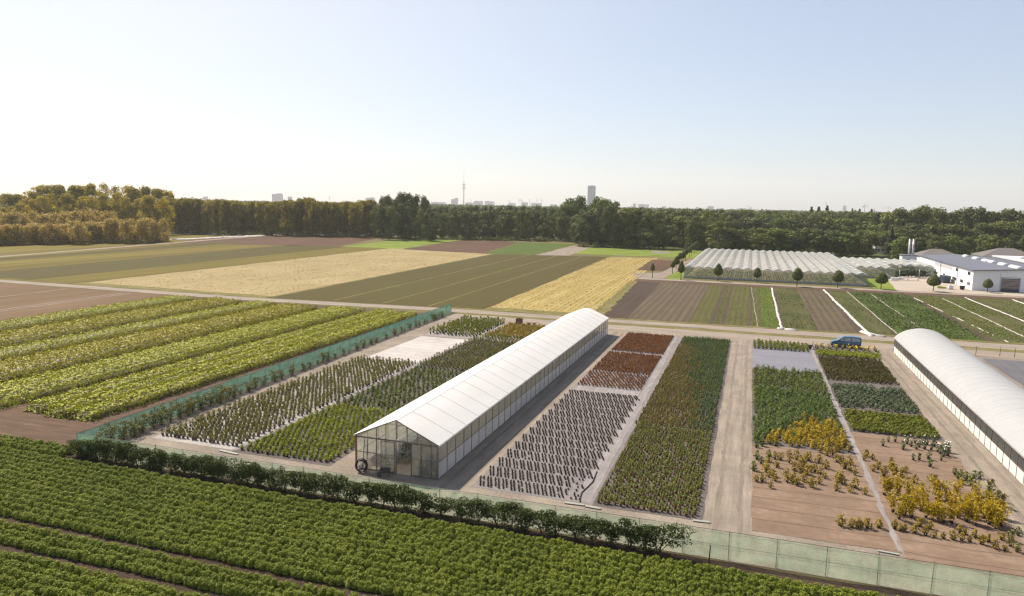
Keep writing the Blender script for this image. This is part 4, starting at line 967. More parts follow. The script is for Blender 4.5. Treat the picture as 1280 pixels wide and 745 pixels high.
# --- the low glasshouse block with many roof ridges
F_glass = film('whitened_glass', (0.56, 0.57, 0.575), 0.40, 0.36, 0.08, 0.12, 0.10, (0.25, 0.12, 1), 1.0)
F_vent = film('vent_glass', (0.52, 0.56, 0.60), 0.2, 0.05, 0.30, 0.08, 0.10)
F_front = film('front_glass', (0.30, 0.34, 0.24), 0.3, 0.80, 0.16, 0.05, 0.2)
L_inside = leaf('inside_crop', (0.12, 0.165, 0.04), (0.28, 0.33, 0.09), 0.3, 0.3)
def block(label, x0, y0, y1, ns, pitch, ze, zr, seed):
    root = thing('glasshouse', label, 'greenhouse', (0, 0, 0)); rng = random.Random(seed)
    rf = MB(); bars = MB(); x1 = x0 + ns * pitch
    for i in range(ns):
        a = x0 + i*pitch; m_ = a + pitch/2; e = a + pitch
        nb = int((y1 - y0) / 4.2)
        for j in range(nb):
            ya = y0 + (y1-y0)*j/nb; yb = y0 + (y1-y0)*(j+1)/nb
            for (xa, xb, za, zb) in ((a, m_, ze, zr), (m_, e, zr, ze)):
                rf.add([(xa, ya, za), (xb, ya, zb), (xb, yb, zb), (xa, yb, za)], [(0, 1, 2, 3)], 0)
            if (i + j) % 3 != 0:   # a raised vent next to the ridge
                up = 0.26 if rng.random() < 0.7 else 0.10
                s = 1 if rng.random() < 0.6 else -1
                rf.add([(m_, ya + .1, zr + .03), (m_ + s*1.0, ya + .1, zr - 0.62*(zr-ze) + up), (m_ + s*1.0, yb - 1.2, zr - 0.62*(zr-ze) + up), (m_, yb - 1.2, zr + .03)], [(0, 1, 2, 3)], 1)
        bars.box(a - 0.07, a + 0.07, y0, y1, ze - 0.08, ze + 0.04); bars.box(m_ - 0.035, m_ + 0.035, y0, y1, zr - 0.01, zr + 0.05)
        for yy in (y0 + 0.04, y1 - 0.04):
            bars.bar((a, yy, ze + 0.02), (m_, yy, zr + 0.02), 0.08); bars.bar((m_, yy, zr + 0.02), (e, yy, ze + 0.02), 0.08)
            rf.add([(a, yy, ze), (e, yy, ze), (m_, yy, zr)], [(0, 1, 2)], 0)
    bars.box(x1 - 0.07, x1 + 0.07, y0, y1, ze - 0.08, ze + 0.04)
    rf.build('roof', [F_glass, F_vent], root); bars.build('roof_bars', M_framel, root)
    w = MB(); f = MB(); pl = MB()
    for yy in (y0, y1):
        w.box(x0 + .02, x1 - .02, yy - 0.01, yy + 0.01, 0.5, ze - 0.1); pl.box(x0 - .03, x1 + .03, yy - 0.08, yy + 0.08, 0, 0.5)
        n = int((x1 - x0) / 1.58)
        for k in range(n + 1): x = x0 + (x1 - x0)*k/n; f.box(x - .035, x + .035, yy - .05, yy + .05, 0.5, ze - 0.08)
        f.box(x0, x1, yy - 0.06, yy + 0.06, ze - 0.14, ze - 0.08)
    for xx in (x0, x1):
        w.box(xx - 0.01, xx + 0.01, y0 + .02, y1 - .02, 0.5, ze - 0.1); pl.box(xx - .08, xx + .08, y0 + .09, y1 - .09, 0, 0.5)
        n = int((y1 - y0) / 2.1)
        for k in range(1, n): y = y0 + (y1 - y0)*k/n; f.box(xx - .05, xx + .05, y - .035, y + .035, 0.5, ze - 0.08)
    w.build('wall_glass', F_front, root); f.build('wall_bars', M_framel, root); pl.build('plinth', plain('plinth', (0.30, 0.31, 0.32), 0.8), root)
    r2 = np.random.default_rng(seed); n = int((x1-x0) * 110)
    c = np.stack([np.round(r2.uniform(x0 + .6, x1 - .6, n)/0.8)*0.8 + r2.normal(size=n)*0.14, y0 + 0.8 + 34*r2.random(n)**1.3, r2.uniform(0.04, 0.55, n)], 1)
    V, F = quads(r2, c, r2.normal(size=(n, 3))*.6 + np.array([0, 0, 1.0]), 0.42); o = link('inside_crop', np_mesh('inside_crop', V, F, np.zeros(n, int), [L_inside]))
    tag(o, 'green crop standing behind the front panes of ' + ('the large glasshouse block' if seed == 1 else 'the smaller glasshouse block by the yard'), 'crop', None, 'stuff')
    sheet('floor', rect(x0, x1, y0, y1), 0.03, M_gfloor)
    return root
block('large low glasshouse block with eighteen whitened roof ridges behind the clipped trees', -21.5, 253.6, 372.0, 18, 3.19, 3.6, 4.22, 1)
block('smaller glasshouse block with bluish open roof vents beside the concrete yard', 36.6, 287.0, 339.0, 4, 3.19, 3.5, 4.3, 2)
block('narrow glasshouse block with pale front between the yard and the white hall', 49.5, 305.5, 338.6, 5, 3.19, 3.5, 4.3, 3)

# ------------------------------------------------------------------ white hall with dark roof, other roofs behind
M_wall = plain('white_render', (0.74, 0.74, 0.75), 0.85, 0.1, var=0.04)
M_slate = plain('slate_metal', (0.105, 0.11, 0.14), 0.5, 0.4, var=0.06, vscale=0.3)
M_tile = plain('grey_tile', (0.13, 0.122, 0.12), 0.8, 0.2, var=0.12)
M_redtile = plain('red_tile', (0.19, 0.085, 0.06), 0.85, 0.15, var=0.2)
M_lroof = plain('pale_roof', (0.50, 0.50, 0.50), 0.7, 0.2, var=0.08, vscale=0.3)
M_win = plain('window_glass', (0.03, 0.04, 0.045), 0.08, 0.8, var=0.3)
M_door = plain('door_brown', (0.12, 0.085, 0.07), 0.6)
M_doorl = plain('door_slat', (0.20, 0.15, 0.125), 0.6)
M_dome = film('dome', (0.75, 0.76, 0.78), 0.3, 0, 0.12, 0.2)
def ray(px, py):
    return CAMR @ np.array([(px - 640) / FPX, (py - 372.5) / FPX, 1.0])
def hitx(px, py, X): d = ray(px, py); t_ = X / d[0]; return (d[1]*t_, CAM_H + d[2]*t_)
def hity(px, py, Y): d = ray(px, py); t_ = Y / d[1]; return (d[0]*t_, CAM_H + d[2]*t_)
HX0, HX1, HY0, HY1 = 66.1, 92.0, 257.4, 334.5
hall = thing('hall', 'long white hall with a dark metal roof, brown gate and dome skylights', 'building', (0, 0, 0))
MB().prism([(HX0, 0), (HX1, 0), (HX1, 6.05), (79.05, 6.85), (HX0, 6.05)], HY0, HY1).build('wall', M_wall, hall)
rf = MB(); th = 0.22
prof = [(HX0 - .5, 6.10), (79.05, 6.93), (HX1 + .5, 6.10), (HX1 + .5, 6.10 + th), (79.05, 6.93 + th), (HX0 - .5, 6.10 + th)]
rf.prism(prof, HY0 - 0.6, HY1 + 0.5); roof_o = rf.build('roof', M_slate, hall)
for ya, yb in ((259.5, 268), (273, 279), (285, 290), (291.5, 297), (304, 309), (318, 322)):
    b = MB(); n = 9
    V = []; F = []
    for j, yy in enumerate((ya, ya + 0.5, yb - 0.5, yb)):
        s = 0.75 if j in (0, 3) else 1.0
        for k in range(n): a = math.pi*k/(n-1); V.append((79.05 + 1.0*math.cos(a)*s, yy, 7.12 + (0.75*math.sin(a)*s if 0 < k < n-1 else -0.1)))
    for j in range(3):
        for k in range(n - 1): F.append((j*n+k, j*n+k+1, (j+1)*n+k+1, (j+1)*n+k))
    F += [tuple(range(n)), tuple(range(3*n, 4*n))]
    b.add(V, F, 0, True).build('skylight', M_dome, roof_o)
S9 = 9.14
def win(a, b_, c_, d_):
    y1_, z1_ = hitx(1140 + a/S9, 300 + b_/S9, HX0); y0_, z0_ = hitx(1140 + c_/S9, 300 + d_/S9, HX0)
    ya, yb = min(y0_, y1_), max(y0_, y1_); zc = (z0_ + z1_)/2; hh = max(0.45, abs(z1_ - z0_)/2 - 0.55)
    fr = MB()
    for q in ((ya-.08, yb+.08, zc-hh-.08, zc-hh), (ya-.08, yb+.08, zc+hh, zc+hh+.08), (ya-.08, ya, zc-hh+.001, zc+hh-.001), (yb, yb+.08, zc-hh+.001, zc+hh-.001)):
        fr.box(HX0 - 0.07, HX0 - 0.004, *q)
    fo = fr.build('window', plain('window_frame', (0.25, 0.27, 0.28), 0.5), hall)
    MB().box(HX0 - 0.03, HX0 - 0.006, ya, yb, zc-hh, zc+hh).build('pane', M_win, fo)
for q in ((635, 470, 660, 525), (555, 445, 580, 490), (465, 415, 505, 465), (400, 400, 440, 462), (358, 385, 376, 412), (240, 345, 290, 400), (640, 368, 668, 395), (505, 322, 526, 355)): win(*q)
(ya, za) = hitx(1140 + 262/S9, 300 + 262/S9, HX0); (yb, zb) = hitx(1140 + 458/S9, 300 + 330/S9, HX0)
MB().box(HX0 - 0.05, HX0 - 0.005, min(ya, yb), max(ya, yb), 4.2, 5.55).build('shade_band', plain('shade_grey', (0.42, 0.43, 0.46), 0.6), hall)  # grey panel put on the wall in place of a shaded band
yp = hitx(1140 + 330/S9, 300 + 330/S9, HX0)[0]; MB().tube((HX0 - 0.15, yp, 0), (HX0 - 0.15, yp, 6.0), 0.08).build('downpipe', M_cab, hall)
yp = hitx(1140 + 525/S9, 300 + 400/S9, HX0)[0]; MB().tube((HX0 - 0.15, yp, 0), (HX0 - 0.15, yp, 6.0), 0.07).build('downpipe', M_cab, hall)
xa, z1_ = hity(1140 + 1022/S9, 300 + 432/S9, HY0); xb, _ = hity(1140 + 1240/S9, 300 + 440/S9, HY0)
gd_ = MB()
for k in range(9):
    z0_ = 0.9 + k*(z1_ - 1.0)/9; gd_.box(xa + 0.12, xb - 0.12, HY0 - 0.06, HY0 - 0.01, z0_, z0_ + (z1_ - 1.0)/9 - 0.07, k % 2)
gd_.box(xa + 0.12, xb - 0.12, HY0 - 0.055, HY0 - 0.012, 0.02, 0.86, 2)
go = gd_.build('gate', [M_door, M_doorl, plain('gate_base', (0.05, 0.055, 0.075), 0.5)], hall)
MB().box(xa - 0.1, xa + 0.1, HY0 - 0.09, HY0 - 0.004, 0, z1_).box(xb - 0.1, xb + 0.1, HY0 - 0.09, HY0 - 0.004, 0, z1_).box(xa - 0.1, xb + 0.1, HY0 - 0.09, HY0 - 0.004, z1_ + .002, z1_ + 0.2).build('gate_frame', plain('gate_frame', (0.34, 0.35, 0.38), 0.5), go)
MB().box(xa - 0.35, xa - 0.2, HY0 - 0.05, HY0 - 0.004, 0, 6.1).build('wall_joint', plain('joint', (0.55, 0.56, 0.58), 0.7), hall)

h2 = thing('warehouse', 'flat pale roofed warehouse with two rooflights behind the white hall', 'building', (0, 0, 0))
MB().box(92.6, 140, 288, 336, 0, 6.7).build('wall', M_wall, h2)
ro = MB().box(92.2, 140.4, 287.5, 336.5, 6.702, 7.15).build('roof', M_lroof, h2)
for (x, y) in ((97, 318), (112, 326)): MB().lathe([(1.6, 0), (1.6, 0.4), (1.2, 0.75), (0.5, 0.9), (0, 0.92)], (x, y, 7.155), 12).build('rooflight', M_dome, ro)
def hip(name, label, x0, x1, y0, y1, ze, zr, rm, chim=True, gable_=False):
    root = thing(name, label, 'house', (0, 0, 0)); xm = (x0+x1)/2; ym = (y0+y1)/2; L = (x1-x0)*0.12
    MB().box(x0, x1, y0, y1, 0, ze - 0.01).build('wall', M_wall, root)
    o_ = 0.6; V = [(x0-o_, y0-o_, ze), (x1+o_, y0-o_, ze), (x1+o_, y1+o_, ze), (x0-o_, y1+o_, ze)]
    if gable_: V += [(xm, y0-o_, zr), (xm, y1+o_, zr)]; F = [(0, 4, 5, 3), (1, 2, 5, 4), (0, 1, 4), (2, 3, 5), (3, 2, 1, 0)]
    else: V += [(xm - L, ym, zr), (xm + L, ym, zr)]; F = [(0, 1, 5, 4), (1, 2, 5), (2, 3, 4, 5), (3, 0, 4), (3, 2, 1, 0)]
    r = MB().add(V, F).build('roof', rm, root)
    if chim: MB().box(xm - 0.4, xm + 0.4, ym + 0.4, ym + 1.2, zr - 1.2, zr + 0.8).build('chimney', M_tile, r)
    for k in range(3):
        x = x0 + (x1-x0)*(k+1)/4; MB().box(x - .6, x + .6, y0 - 0.05, y0 - 0.004, 1.0, 2.3).build('window', M_win, root)
    return root
hip('pavilion', 'grey hip roofed pavilion rising behind the white hall', 71.5, 88, 362, 378, 4.4, 7.5, M_tile)
hip('annex', 'wide grey hip roofed annex behind the pale flat roof', 99, 122, 374, 392, 4.6, 8.3, M_tile)
xh, yh = g(1100, 322)
fx_, fy_ = g(1103, 316.5)
hip('farmhouse', 'small house with brown red gable roof half hidden among the trees', fx_ - 4, fx_ + 4, fy_, fy_ + 11, 4.2, 7.8, M_redtile, True, True)
for k, px in enumerate((1134.6, 1139.4)):
    x, y = g(px, 335.5)
    t = thing('steel_flue', ('left one of the two tall steel flues behind the glasshouses', 'right one of the two tall steel flues behind the glasshouses')[k], 'chimney', (x, y, 0), 0, 'twin steel flues')
    MB().tube((0, 0, 0), (0, 0, 12.3), 0.42, n=14).build('pipe', M_framel, t); MB().tube((0, 0, 12.302), (0, 0, 12.7), 0.30, n=14).build('cap', M_cab, t)
    for z in (3, 6.5, 10): MB().lathe([(0.42, -.08), (0.47, -.06), (0.47, .06), (0.42, .08)], (0, 0, z), 14).build('collar', M_cab, t)
tb = MB().box(60.5, 66, 339.2, 345, 0, 5.6).build('boiler_house', plain('boiler_wall', (0.55, 0.57, 0.62), 0.7)); tag(tb, 'low pale boiler house at the foot of the twin flues', 'shed')
rb = MB().box(60.2, 66.2, 338.9, 345.3, 5.602, 5.9).build('roof', M_slate, tb)

# ------------------------------------------------------------------ the yard
rr = random.Random(8)
HY_ = [hedge_mesh(960+i, 3.0, 2.6, 420, 0.36, leaf('yard_leaf%d' % i, (0.015, 0.035, 0.016), (0.04, 0.075, 0.03), 0.5, 0.15), 0.1) for i in range(2)]
for k in range(9):
    px = 1121 + k*4.6; x, y = g(px, 346.5 + 0.018*(px - 1121) + (0.8 if k % 3 == 0 else 0))
    shrub('yard_shrub', 'dark green container shrub standing in the row across the concrete yard', 'shrub', rr.choice(HY_), x, y, 0, (rr.uniform(.85, 1.1), 1.6, rr.uniform(.85, 1.12)), 'container shrubs across the yard')
for k, px in enumerate((1123.5, 1148)):
    x, y = g(px, 349); o = MB().tube((0, 0, 0), (0, 0, 3.4), 0.09).box(-.16, .16, -.16, .16, 0, 0.06).build('steel_post', M_framel); o.location = (x, y - 0.6, 0.015); tag(o, ('left', 'right')[k] + ' slim steel post in front of the dark yard shrubs', 'post', 'steel posts by the yard shrubs')
x, y = g(1135, 350.5); t = thing('table', 'long low white table before the dark yard shrubs', 'table', (x, y, 0.015))
MB().box(-3.2, 3.2, -.6, .6, .72, .82).build('table_top', M_white, t)
for sx in (-3, 0, 3):
    for sy in (-.5, .5): MB().box(sx-.05, sx+.05, sy-.05, sy+.05, 0, .72).build('leg', M_framel, t)
x, y = g(1118, 350.6); o = MB().box(-1.1, 1.1, -.5, .5, .12, 1.0).box(-1.1, 1.1, -.5, -.38, 0, .115).box(-1.1, 1.1, .38, .5, 0, .115).build('white_pallet_box', M_white); o.location = (x, y, .015); tag(o, 'white pallet box standing alone on the left of the concrete yard', 'box')
x, y = 63.9, 281.0
t = thing('waste_container', 'dark blue waste container at the long wall of the white hall', 'container', (x, y, 0.015))
Mblu = plain('container_blue', (0.045, 0.065, 0.11), 0.5)
MB().prism([(-2.2, 0.15), (2.2, 0.15), (2.7, 2.3), (-2.7, 2.3)], -1.1, 1.1, 0, 'x').build('container_body', Mblu, t)
b = MB()
for k in range(5): yy = -1.8 + 0.9*k; b.box(-1.18, -1.102, yy-.06, yy+.06, .2, 2.25)
b.box(-1.2, 1.2, -2.75, 2.75, 2.302, 2.4); b.build('rib', Mblu, t)
x, y = g(1188, 361.5); t = thing('tank', 'white cage tank with green top before the hall corner', 'tank', (x, y, 0.015))
MB().box(-.6, .6, -.5, .5, .18, 1.2).build('tank_body', M_white, t); MB().box(-.65, .65, -.55, .55, 0, .15).build('pallet', M_straw, t)
MB().lathe([(.2, 0), (.2, .12), (0, .12)], (0, 0, 1.205), 12).build('lid', plain('lid_green', (.2, .32, .08), .5), t)
b = MB()
for k in range(5):
    for sy in (-.53, .53): b.box(-.6+.3*k-.015, -.6+.3*k+.015, sy-.015, sy+.015, .16, 1.22)
b.build('cage', M_framel, t)
x, y = g(1184, 361); o = MB().box(-1.5, -.2, -.5, .5, 0, .7).box(.0, 1.0, -.4, .5, 0, .55).build('sack_pile', plain('sack_lime', (.38, .40, .16), .8)); o.location = (x - 1.2, y + .8, .015); tag(o, 'pale lime sacks piled left of the white tank', 'sacks')
x, y = g(1202.5, 362.3); t = thing('waste_bin', 'black wheeled waste bin at the corner of the white hall', 'bin', (x, y, 0.015))
MB().add([(-.5,-.4,.1),(.5,-.4,.1),(.5,.4,.1),(-.5,.4,.1),(-.65,-.5,1.2),(.65,-.5,1.2),(.65,.5,1.2),(-.65,.5,1.2)], [(3,2,1,0),(0,1,5,4),(1,2,6,5),(2,3,7,6),(3,0,4,7),(4,5,6,7)]).build('bin_body', M_black, t)
MB().box(-.68, .68, -.53, .53, 1.205, 1.3).build('lid', M_cab, t)

# ------------------------------------------------------------------ blue van
t = thing('van', 'blue passenger van parked on the far track facing left', 'van', (16.85, 137.75, 0.02), R_(-1.5))
Mvan = NT('van_blue'); Mvan = Mvan.done(Mvan.bsdf((0.035, 0.105, 0.19, 1), 0.32, 0.5, 0.35, Coat_Weight=0.6, Coat_Roughness=0.08))
Mglass = plain('van_glass', (0.26, 0.29, 0.31), 0.08, 0.9, var=0.2)
Mtyre = M_black; Mlamp = plain('lamp_clear', (0.7, 0.7, 0.72), 0.15, 0.6); Mred = plain('lamp_red', (0.35, 0.02, 0.02), 0.2, 0.6)
PR = [(-2.36, .30), (-2.42, .48), (-2.40, .70), (-2.30, .92), (-1.85, 1.10), (-1.42, 1.20), (-.95, 1.58), (-.58, 1.84), (-.25, 1.93), (.9, 1.97), (1.95, 1.95), (2.24, 1.88), (2.34, 1.45), (2.38, 1.05), (2.38, .30)]
def hw(x, z): return (0.95 if z < 1.05 else 0.95 - 0.15*((z - 1.05)/0.92)**1.2) - (0.10*max(0, (-1.9 - x)/0.5) if x < -1.9 else 0) - (0.05 if z > 1.9 else 0)
V = []; F = []; n = len(PR)
for ky in (-1, -0.62, 0, 0.62, 1):
    for x, z in PR:
        crown = 0.05*(1 - ky*ky) if z > 1.0 else 0.02
        V.append((x - (0.10*(1-ky*ky) if x < -2 else 0), ky*hw(x, z), z + (crown if abs(ky) < 1 and z > 1.0 else 0)))
for j in range(4):
    for i in range(n - 1): F.append((j*n+i, j*n+i+1, (j+1)*n+i+1, (j+1)*n+i))
    F.append((j*n+n-1, j*n, (j+1)*n, (j+1)*n+n-1))
# the sides with wheel arches cut out
for s, k in ((-1, 0), (1, 4)):
    base = len(V)
    arch = []
    for cx_ in (1.55, -1.50):
        arch += [(cx_ + 0.42*math.cos(a), 0.30 + 0.42*math.sin(a)) for a in [math.pi*q/8 for q in range(9)]]
    ring = list(range(k*n, k*n+n)); idx = []
    for x, z in arch: V.append((x, s*hw(x, z), z)); idx.append(len(V)-1)
    F.append(tuple(ring + idx))
MB().add(V, F, 0, False).build('body', Mvan, t)
for s in (-1, 1):
    for q, nm in (([(-1.12, 1.20), (-.45, 1.20), (-.45, 1.78), (-.62, 1.74)], 'window'), ([(-.33, 1.20), (.72, 1.20), (.72, 1.82), (-.33, 1.80)], 'window'), ([(.84, 1.20), (2.16, 1.22), (2.12, 1.76), (.84, 1.82)], 'window')):
        MB().add([(x, s*(hw(x, z) + .006), z) for x, z in q] + [(x, s*(hw(x, z) - .03), z) for x, z in q], [(0,1,2,3), (7,6,5,4), (0,1,5,4), (1,2,6,5), (2,3,7,6), (3,0,4,7)]).build(nm, Mglass, t)
    MB().box(-2.36, -2.05, min(s*.60, s*.86), max(s*.60, s*.86), .74, .90).build('headlight', Mlamp, t)
    MB().box(2.30, 2.40, min(s*.74, s*.90), max(s*.74, s*.90), .85, 1.35).build('tail_light', Mred, t)
    MB().box(-1.12, -.98, min(s*.97, s*1.14), max(s*.97, s*1.14), 1.20, 1.40).build('mirror', Mvan, t)
    MB().box(-1.0, 1.1, min(s*.952, s*.962), max(s*.952, s*.962), .55, .62).build('side_trim', M_black, t)
    MB().box(-.40, -.385, min(s*.94, s*.956), max(s*.94, s*.956), .45, 1.18).box(.775, .79, min(s*.94, s*.956), max(s*.94, s*.956), .45, 1.18).build('door_seam', M_black, t)
    for cx_ in (1.55, -1.50):
        wv = MB(); wv.tube((0, -.11, 0), (0, .11, 0), .335, n=20); wo_ = wv.build('wheel', Mtyre, t); wo_.location = (cx_, s*.82, .335)
        MB().tube((0, s*.112, 0), (0, s*.125, 0), .20, .17, n=14).build('rim', M_alu, wo_)
MB().add([(-1.40, -.76, 1.245), (-1.40, .76, 1.245), (-.62, .70, 1.855), (-.62, -.70, 1.855)], [(0, 1, 2, 3)]).build('windscreen', Mglass, t)
MB().box(2.36, 2.40, -.70, .70, 1.25, 1.75).build('rear_window', Mglass, t)
MB().box(-2.50, -2.30, -.82, .82, .28, .46).build('bumper', M_cab, t); MB().box(2.34, 2.46, -.85, .85, .30, .50).build('bumper', M_cab, t)

# ------------------------------------------------------------------ fleece strips, tunnels, boards, small things
F_fleece = film('fleece', (0.56, 0.55, 0.525), 0.2, 0, 0.02, 0.5, 0.12)
def strip(x0, y0, x1, y1, wd, h, seed, broken=0.0):
    r = np.random.default_rng(seed); L = math.hypot(x1-x0, y1-y0); k = int(L/0.9); b = MB(); run = []
    def flush():
        if len(run) > 1:
            V = []; F = []
            for (x, y, w_) in run:
                for a, z in ((-1, 0.02), (-.6, h*.7), (0, h), (.6, h*.7), (1, 0.02)): V.append((x + a*w_/2*(1+0.25*r.normal()*(abs(a) == 1)), y, z*(1+.3*abs(r.normal())) if z > .03 else z))
            for i in range(len(run)-1):
                for j in range(4): F.append((i*5+j, i*5+j+1, (i+1)*5+j+1, (i+1)*5+j))
            F += [(0,1,2,3,4), tuple(len(V)-5+q for q in (4,3,2,1,0))]
            b.add(V, F, 0, True)
        run.clear()
    for i in range(k+1):
        tt = i/k
        if broken and math.sin(i*0.33 + seed) + r.normal()*0.5 < -1 + broken*2: flush(); continue
        run.append((x0+(x1-x0)*tt + 0.04*r.normal() + .07*math.sin(i*.17+seed), y0+(y1-y0)*tt, wd*(1+.2*r.normal()*.5)))
    flush(); return b
FL = [('long white fleece strip along the bright lettuce rows, bunched at the road', [(6.75, 153.5, 6.65, 233, .52, .18, 0), (7.3, 152.8, 9.6, 152.6, .9, .3, 0), (5.9, 153.2, 7.4, 153.6, .8, .3, 0)]),
      ('widest white fleece strip, ending in a crumpled pile by the road behind the van', [(22.9, 151.6, 21.6, 235, 0.66, .2, 0), (21.9, 156.5, 23.2, 152.5, 1.1, .3, 0), (23.0, 153.4, 25.2, 151.9, 1.0, .3, 0)]),
      ('thin pale hose like strip between the weedy and the grass green rows', [(28.3, 156.5, 27.8, 234.5, .2, .08, 0)]),
      ('very thin pale strip through the middle of the grass green crop', [(34.6, 156.5, 33.7, 232, .2, .08, 0.08)]),
      ('broken white strip right of the grass green crop, patches missing', [(46.8, 155.8, 43.7, 234.5, .24, .1, 0.10)]),
      ('dull pale strip between two weedy rows near the hall', [(51.9, 164, 51.6, 228, .35, .1, 0)]),
      ('white fleece strip below the front wall of the hall', [(59.2, 183, 58.5, 233.6, .42, .12, 0)]),
      ('short white strip at the right end of the vegetable field', [(70.5, 222, 70.2, 234, .45, .14, 0)]),
      ('grey hose lying along the olive rows left of the lettuce', [(2.2, 153.8, .75, 233, .22, .08, 0)])]
for k, (lb, segs) in enumerate(FL):
    b = MB()
    for j, (x0, y0, x1, y1, wd, h, br) in enumerate(segs):
        if abs(x1-x0) > abs(y1-y0)*3: s_ = strip(0, x0, 0.01, x1, wd, h, k*7+j, br); s_.v = [(y, y0 + (y1-y0)*(y-x0)/(x1-x0) + x, z) for x, y, z in s_.v]
        else: s_ = strip(x0, y0, x1, y1, wd, h, k*7+j, br)
        b.add(s_.v, s_.f, 0, True)
    tag(b.build('fleece_strip' if k < 8 else 'field_hose', F_fleece if k not in (2, 3, 5, 8) else plain('dull_fleece', (.30, .29, .25) if k != 8 else (.2, .18, .16), .8)), lb, 'fleece strip' if k < 8 else 'hose', 'fleece strips on the vegetable field' if k < 8 else None)
def tunnel(label, A, B, wd, h, seed):
    A = Vector(A); B = Vector(B); L = (B - A).length; b = strip(0, 0, 0.001, L, wd, h, seed)
    o = b.build('film_tunnel', F_fleece); o.location = (A.x, A.y, 0.02); o.rotation_euler = (0, 0, math.atan2((B-A).y, (B-A).x) - math.pi/2); tag(o, label, 'film tunnel', 'white film tunnels by the left wood')
tunnel('shorter white film tunnel under the left wood edge', g(212, 291.6), g(289, 293.6), 7, .5, 71)
tunnel('longer white film tunnel running from the willow thicket along the umber field', g(216, 299.6), g(352, 293.4), 4.5, .4, 72)
def board(label, px, py, L, wd, rz, m_):
    x, y = g(px, py); o = MB().box(-L/2, L/2, -wd/2, wd/2, 0, .06).build('board', m_); o.location = (x, y, .03); o.rotation_euler = (0, 0, rz); tag(o, label, 'board')
M_pale = plain('pale_board', (.24, .25, .22), .7)
board('white board lying at the front corner of the maroon pot block', 877, 652.5, 1.3, .3, .1, M_pale)
board('long white board lying before the slim potted shrubs', 286, 566, 2.3, .28, -.12, M_pale)
board('pale greenish board lying before the grey seedling fabric', 718, 630.5, 1.6, .3, .05, M_pale)
board('pale greenish board lying before the front left corner of the maroon pots', 741, 635, 1.3, .3, -.05, M_pale)
board('pale board lying behind the bare net where the strip path ends', 1110, 691.5, 1.3, .25, -.1, M_pale)
b = MB(); pts_ = [g(x, y) for x, y in ((746, 590), (741, 603), (733, 611), (727, 616.5), (725.5, 622), (725, 628))]
for p, q in zip(pts_[:-1], pts_[1:]): b.tube((*p, .07), (*q, .07), .055, n=6)
tag(b.build('water_hose', M_black), 'black water hose curling over the front end of the pale strip path', 'hose')
x, y = g(649, 405.2); t = thing('wooden_bin', 'brown wooden bin on the track behind the golden brown bushes', 'bin', (x, y, .02))
Mwd = plain('wood_red', (.17, .085, .055), .8); b = MB().box(-.6, .6, -.5, .5, .12, .2)
for q in ((-.6, .6, -.5, -.45), (-.6, .6, .45, .5), (-.6, -.55, -.449, .449), (.55, .6, -.449, .449)): b.box(*q, .201, 1.15)
b.build('bin_wall', Mwd, t)
for sx in (-.5, .5): MB().box(sx-.06, sx+.06, -.5, .5, 0, .118).build('skid', Mwd, t)
x, y = g(664, 406.3); t = thing('flat_cart', 'flat brown cart right of the wooden bin on the track', 'cart', (x, y, .02))
MB().box(-.9, .9, -.45, .45, .42, .5).build('deck', Mwd, t); MB().tube((.9, 0, .45), (1.5, 0, .75), .03).build('handle', M_cab, t)
for sx in (-.6, .6):
    for sy in (-.4, .4): MB().tube((sx, sy-.04, .2), (sx, sy+.04, .2), .2, n=12).build('wheel', M_black, t)
x, y = g(1012.5, 436.2); t = thing('pump_trolley', 'dark pump trolley with upright handle at the end of the strip path', 'trolley', (x, y, .03))
MB().box(-.35, .3, -.25, .25, .25, .7).build('pump_body', M_cab, t); MB().tube((.3, 0, .3), (.42, 0, 1.25), .05).tube((.42, -.2, 1.25), (.42, .2, 1.25), .05).build('handle', M_cab, t)
for sy in (-.3, .3): MB().tube((0, sy-.03, .2), (0, sy+.03, .2), .2, n=12).build('wheel', M_black, t)
for k, (px, py) in enumerate(((1219.5, 444), (1249.5, 445.5), (1268, 446.5), (877, 687.5))):
    x, y = g(px, py) if k < 3 else (-1.5, 48.3)
    hgt = 1.5 if k < 3 else 1.25
    o = MB().tube((0, 0, 0), (0.03, 0, hgt), .045, n=6).tube((0, 0, hgt), (0.03, 0, hgt + .04), .06, n=6).build('marker_post', M_cab); o.location = (x, y, .02)
    tag(o, ('thin post on the verge just right of the tunnel greenhouse roof', 'thin post on the verge, middle one right of the tunnel', 'thin post on the verge nearest the right edge', 'short dark post in the soil before the bare net fence')[k], 'post')

# ------------------------------------------------------------------ trees
def leaf_obj(name, a, b, a2, b2, patch=0.12, trans=0.18, tint=(1.0, 0.95, 0.5)):
    """like leaf(), and every tree draws its own tone"""
    t = NT(name); ge = t.n('NewGeometry'); oi = t.n('ObjectInfo')
    f = t.math('ADD', t.math('MULTIPLY', ge.outputs['Random Per Island'], 0.6), t.math('MULTIPLY', t.math('SUBTRACT', t.noise(patch, detail=2), 0.25), 0.8), True)
    col = t.mix(oi.outputs['Random'], t.mix(f, a, b), t.mix(f, a2, b2))
    d = t.bsdf(col, 0.65, 0.2); tr = t.n('BsdfTranslucent', Color=t.mix(1.0, col, tint, 'MULTIPLY'))
    mx = t.n('MixShader', None, Fac=trans); t.t.links.new(d.outputs[0], mx.inputs[1]); t.t.links.new(tr.outputs[0], mx.inputs[2])
    return t.done(mx)
L_tree = leaf_obj('tree_leaf', (0.034, 0.050, 0.015), (0.10, 0.125, 0.034), (0.075, 0.095, 0.02), (0.20, 0.22, 0.045))
L_popl = leaf_obj('poplar_leaf', (0.12, 0.12, 0.022), (0.27, 0.25, 0.05), (0.15, 0.14, 0.025), (0.34, 0.30, 0.06), 0.12, 0.5, (1.0, 0.9, 0.4))  # leaf colour brightened for the flare light over the row
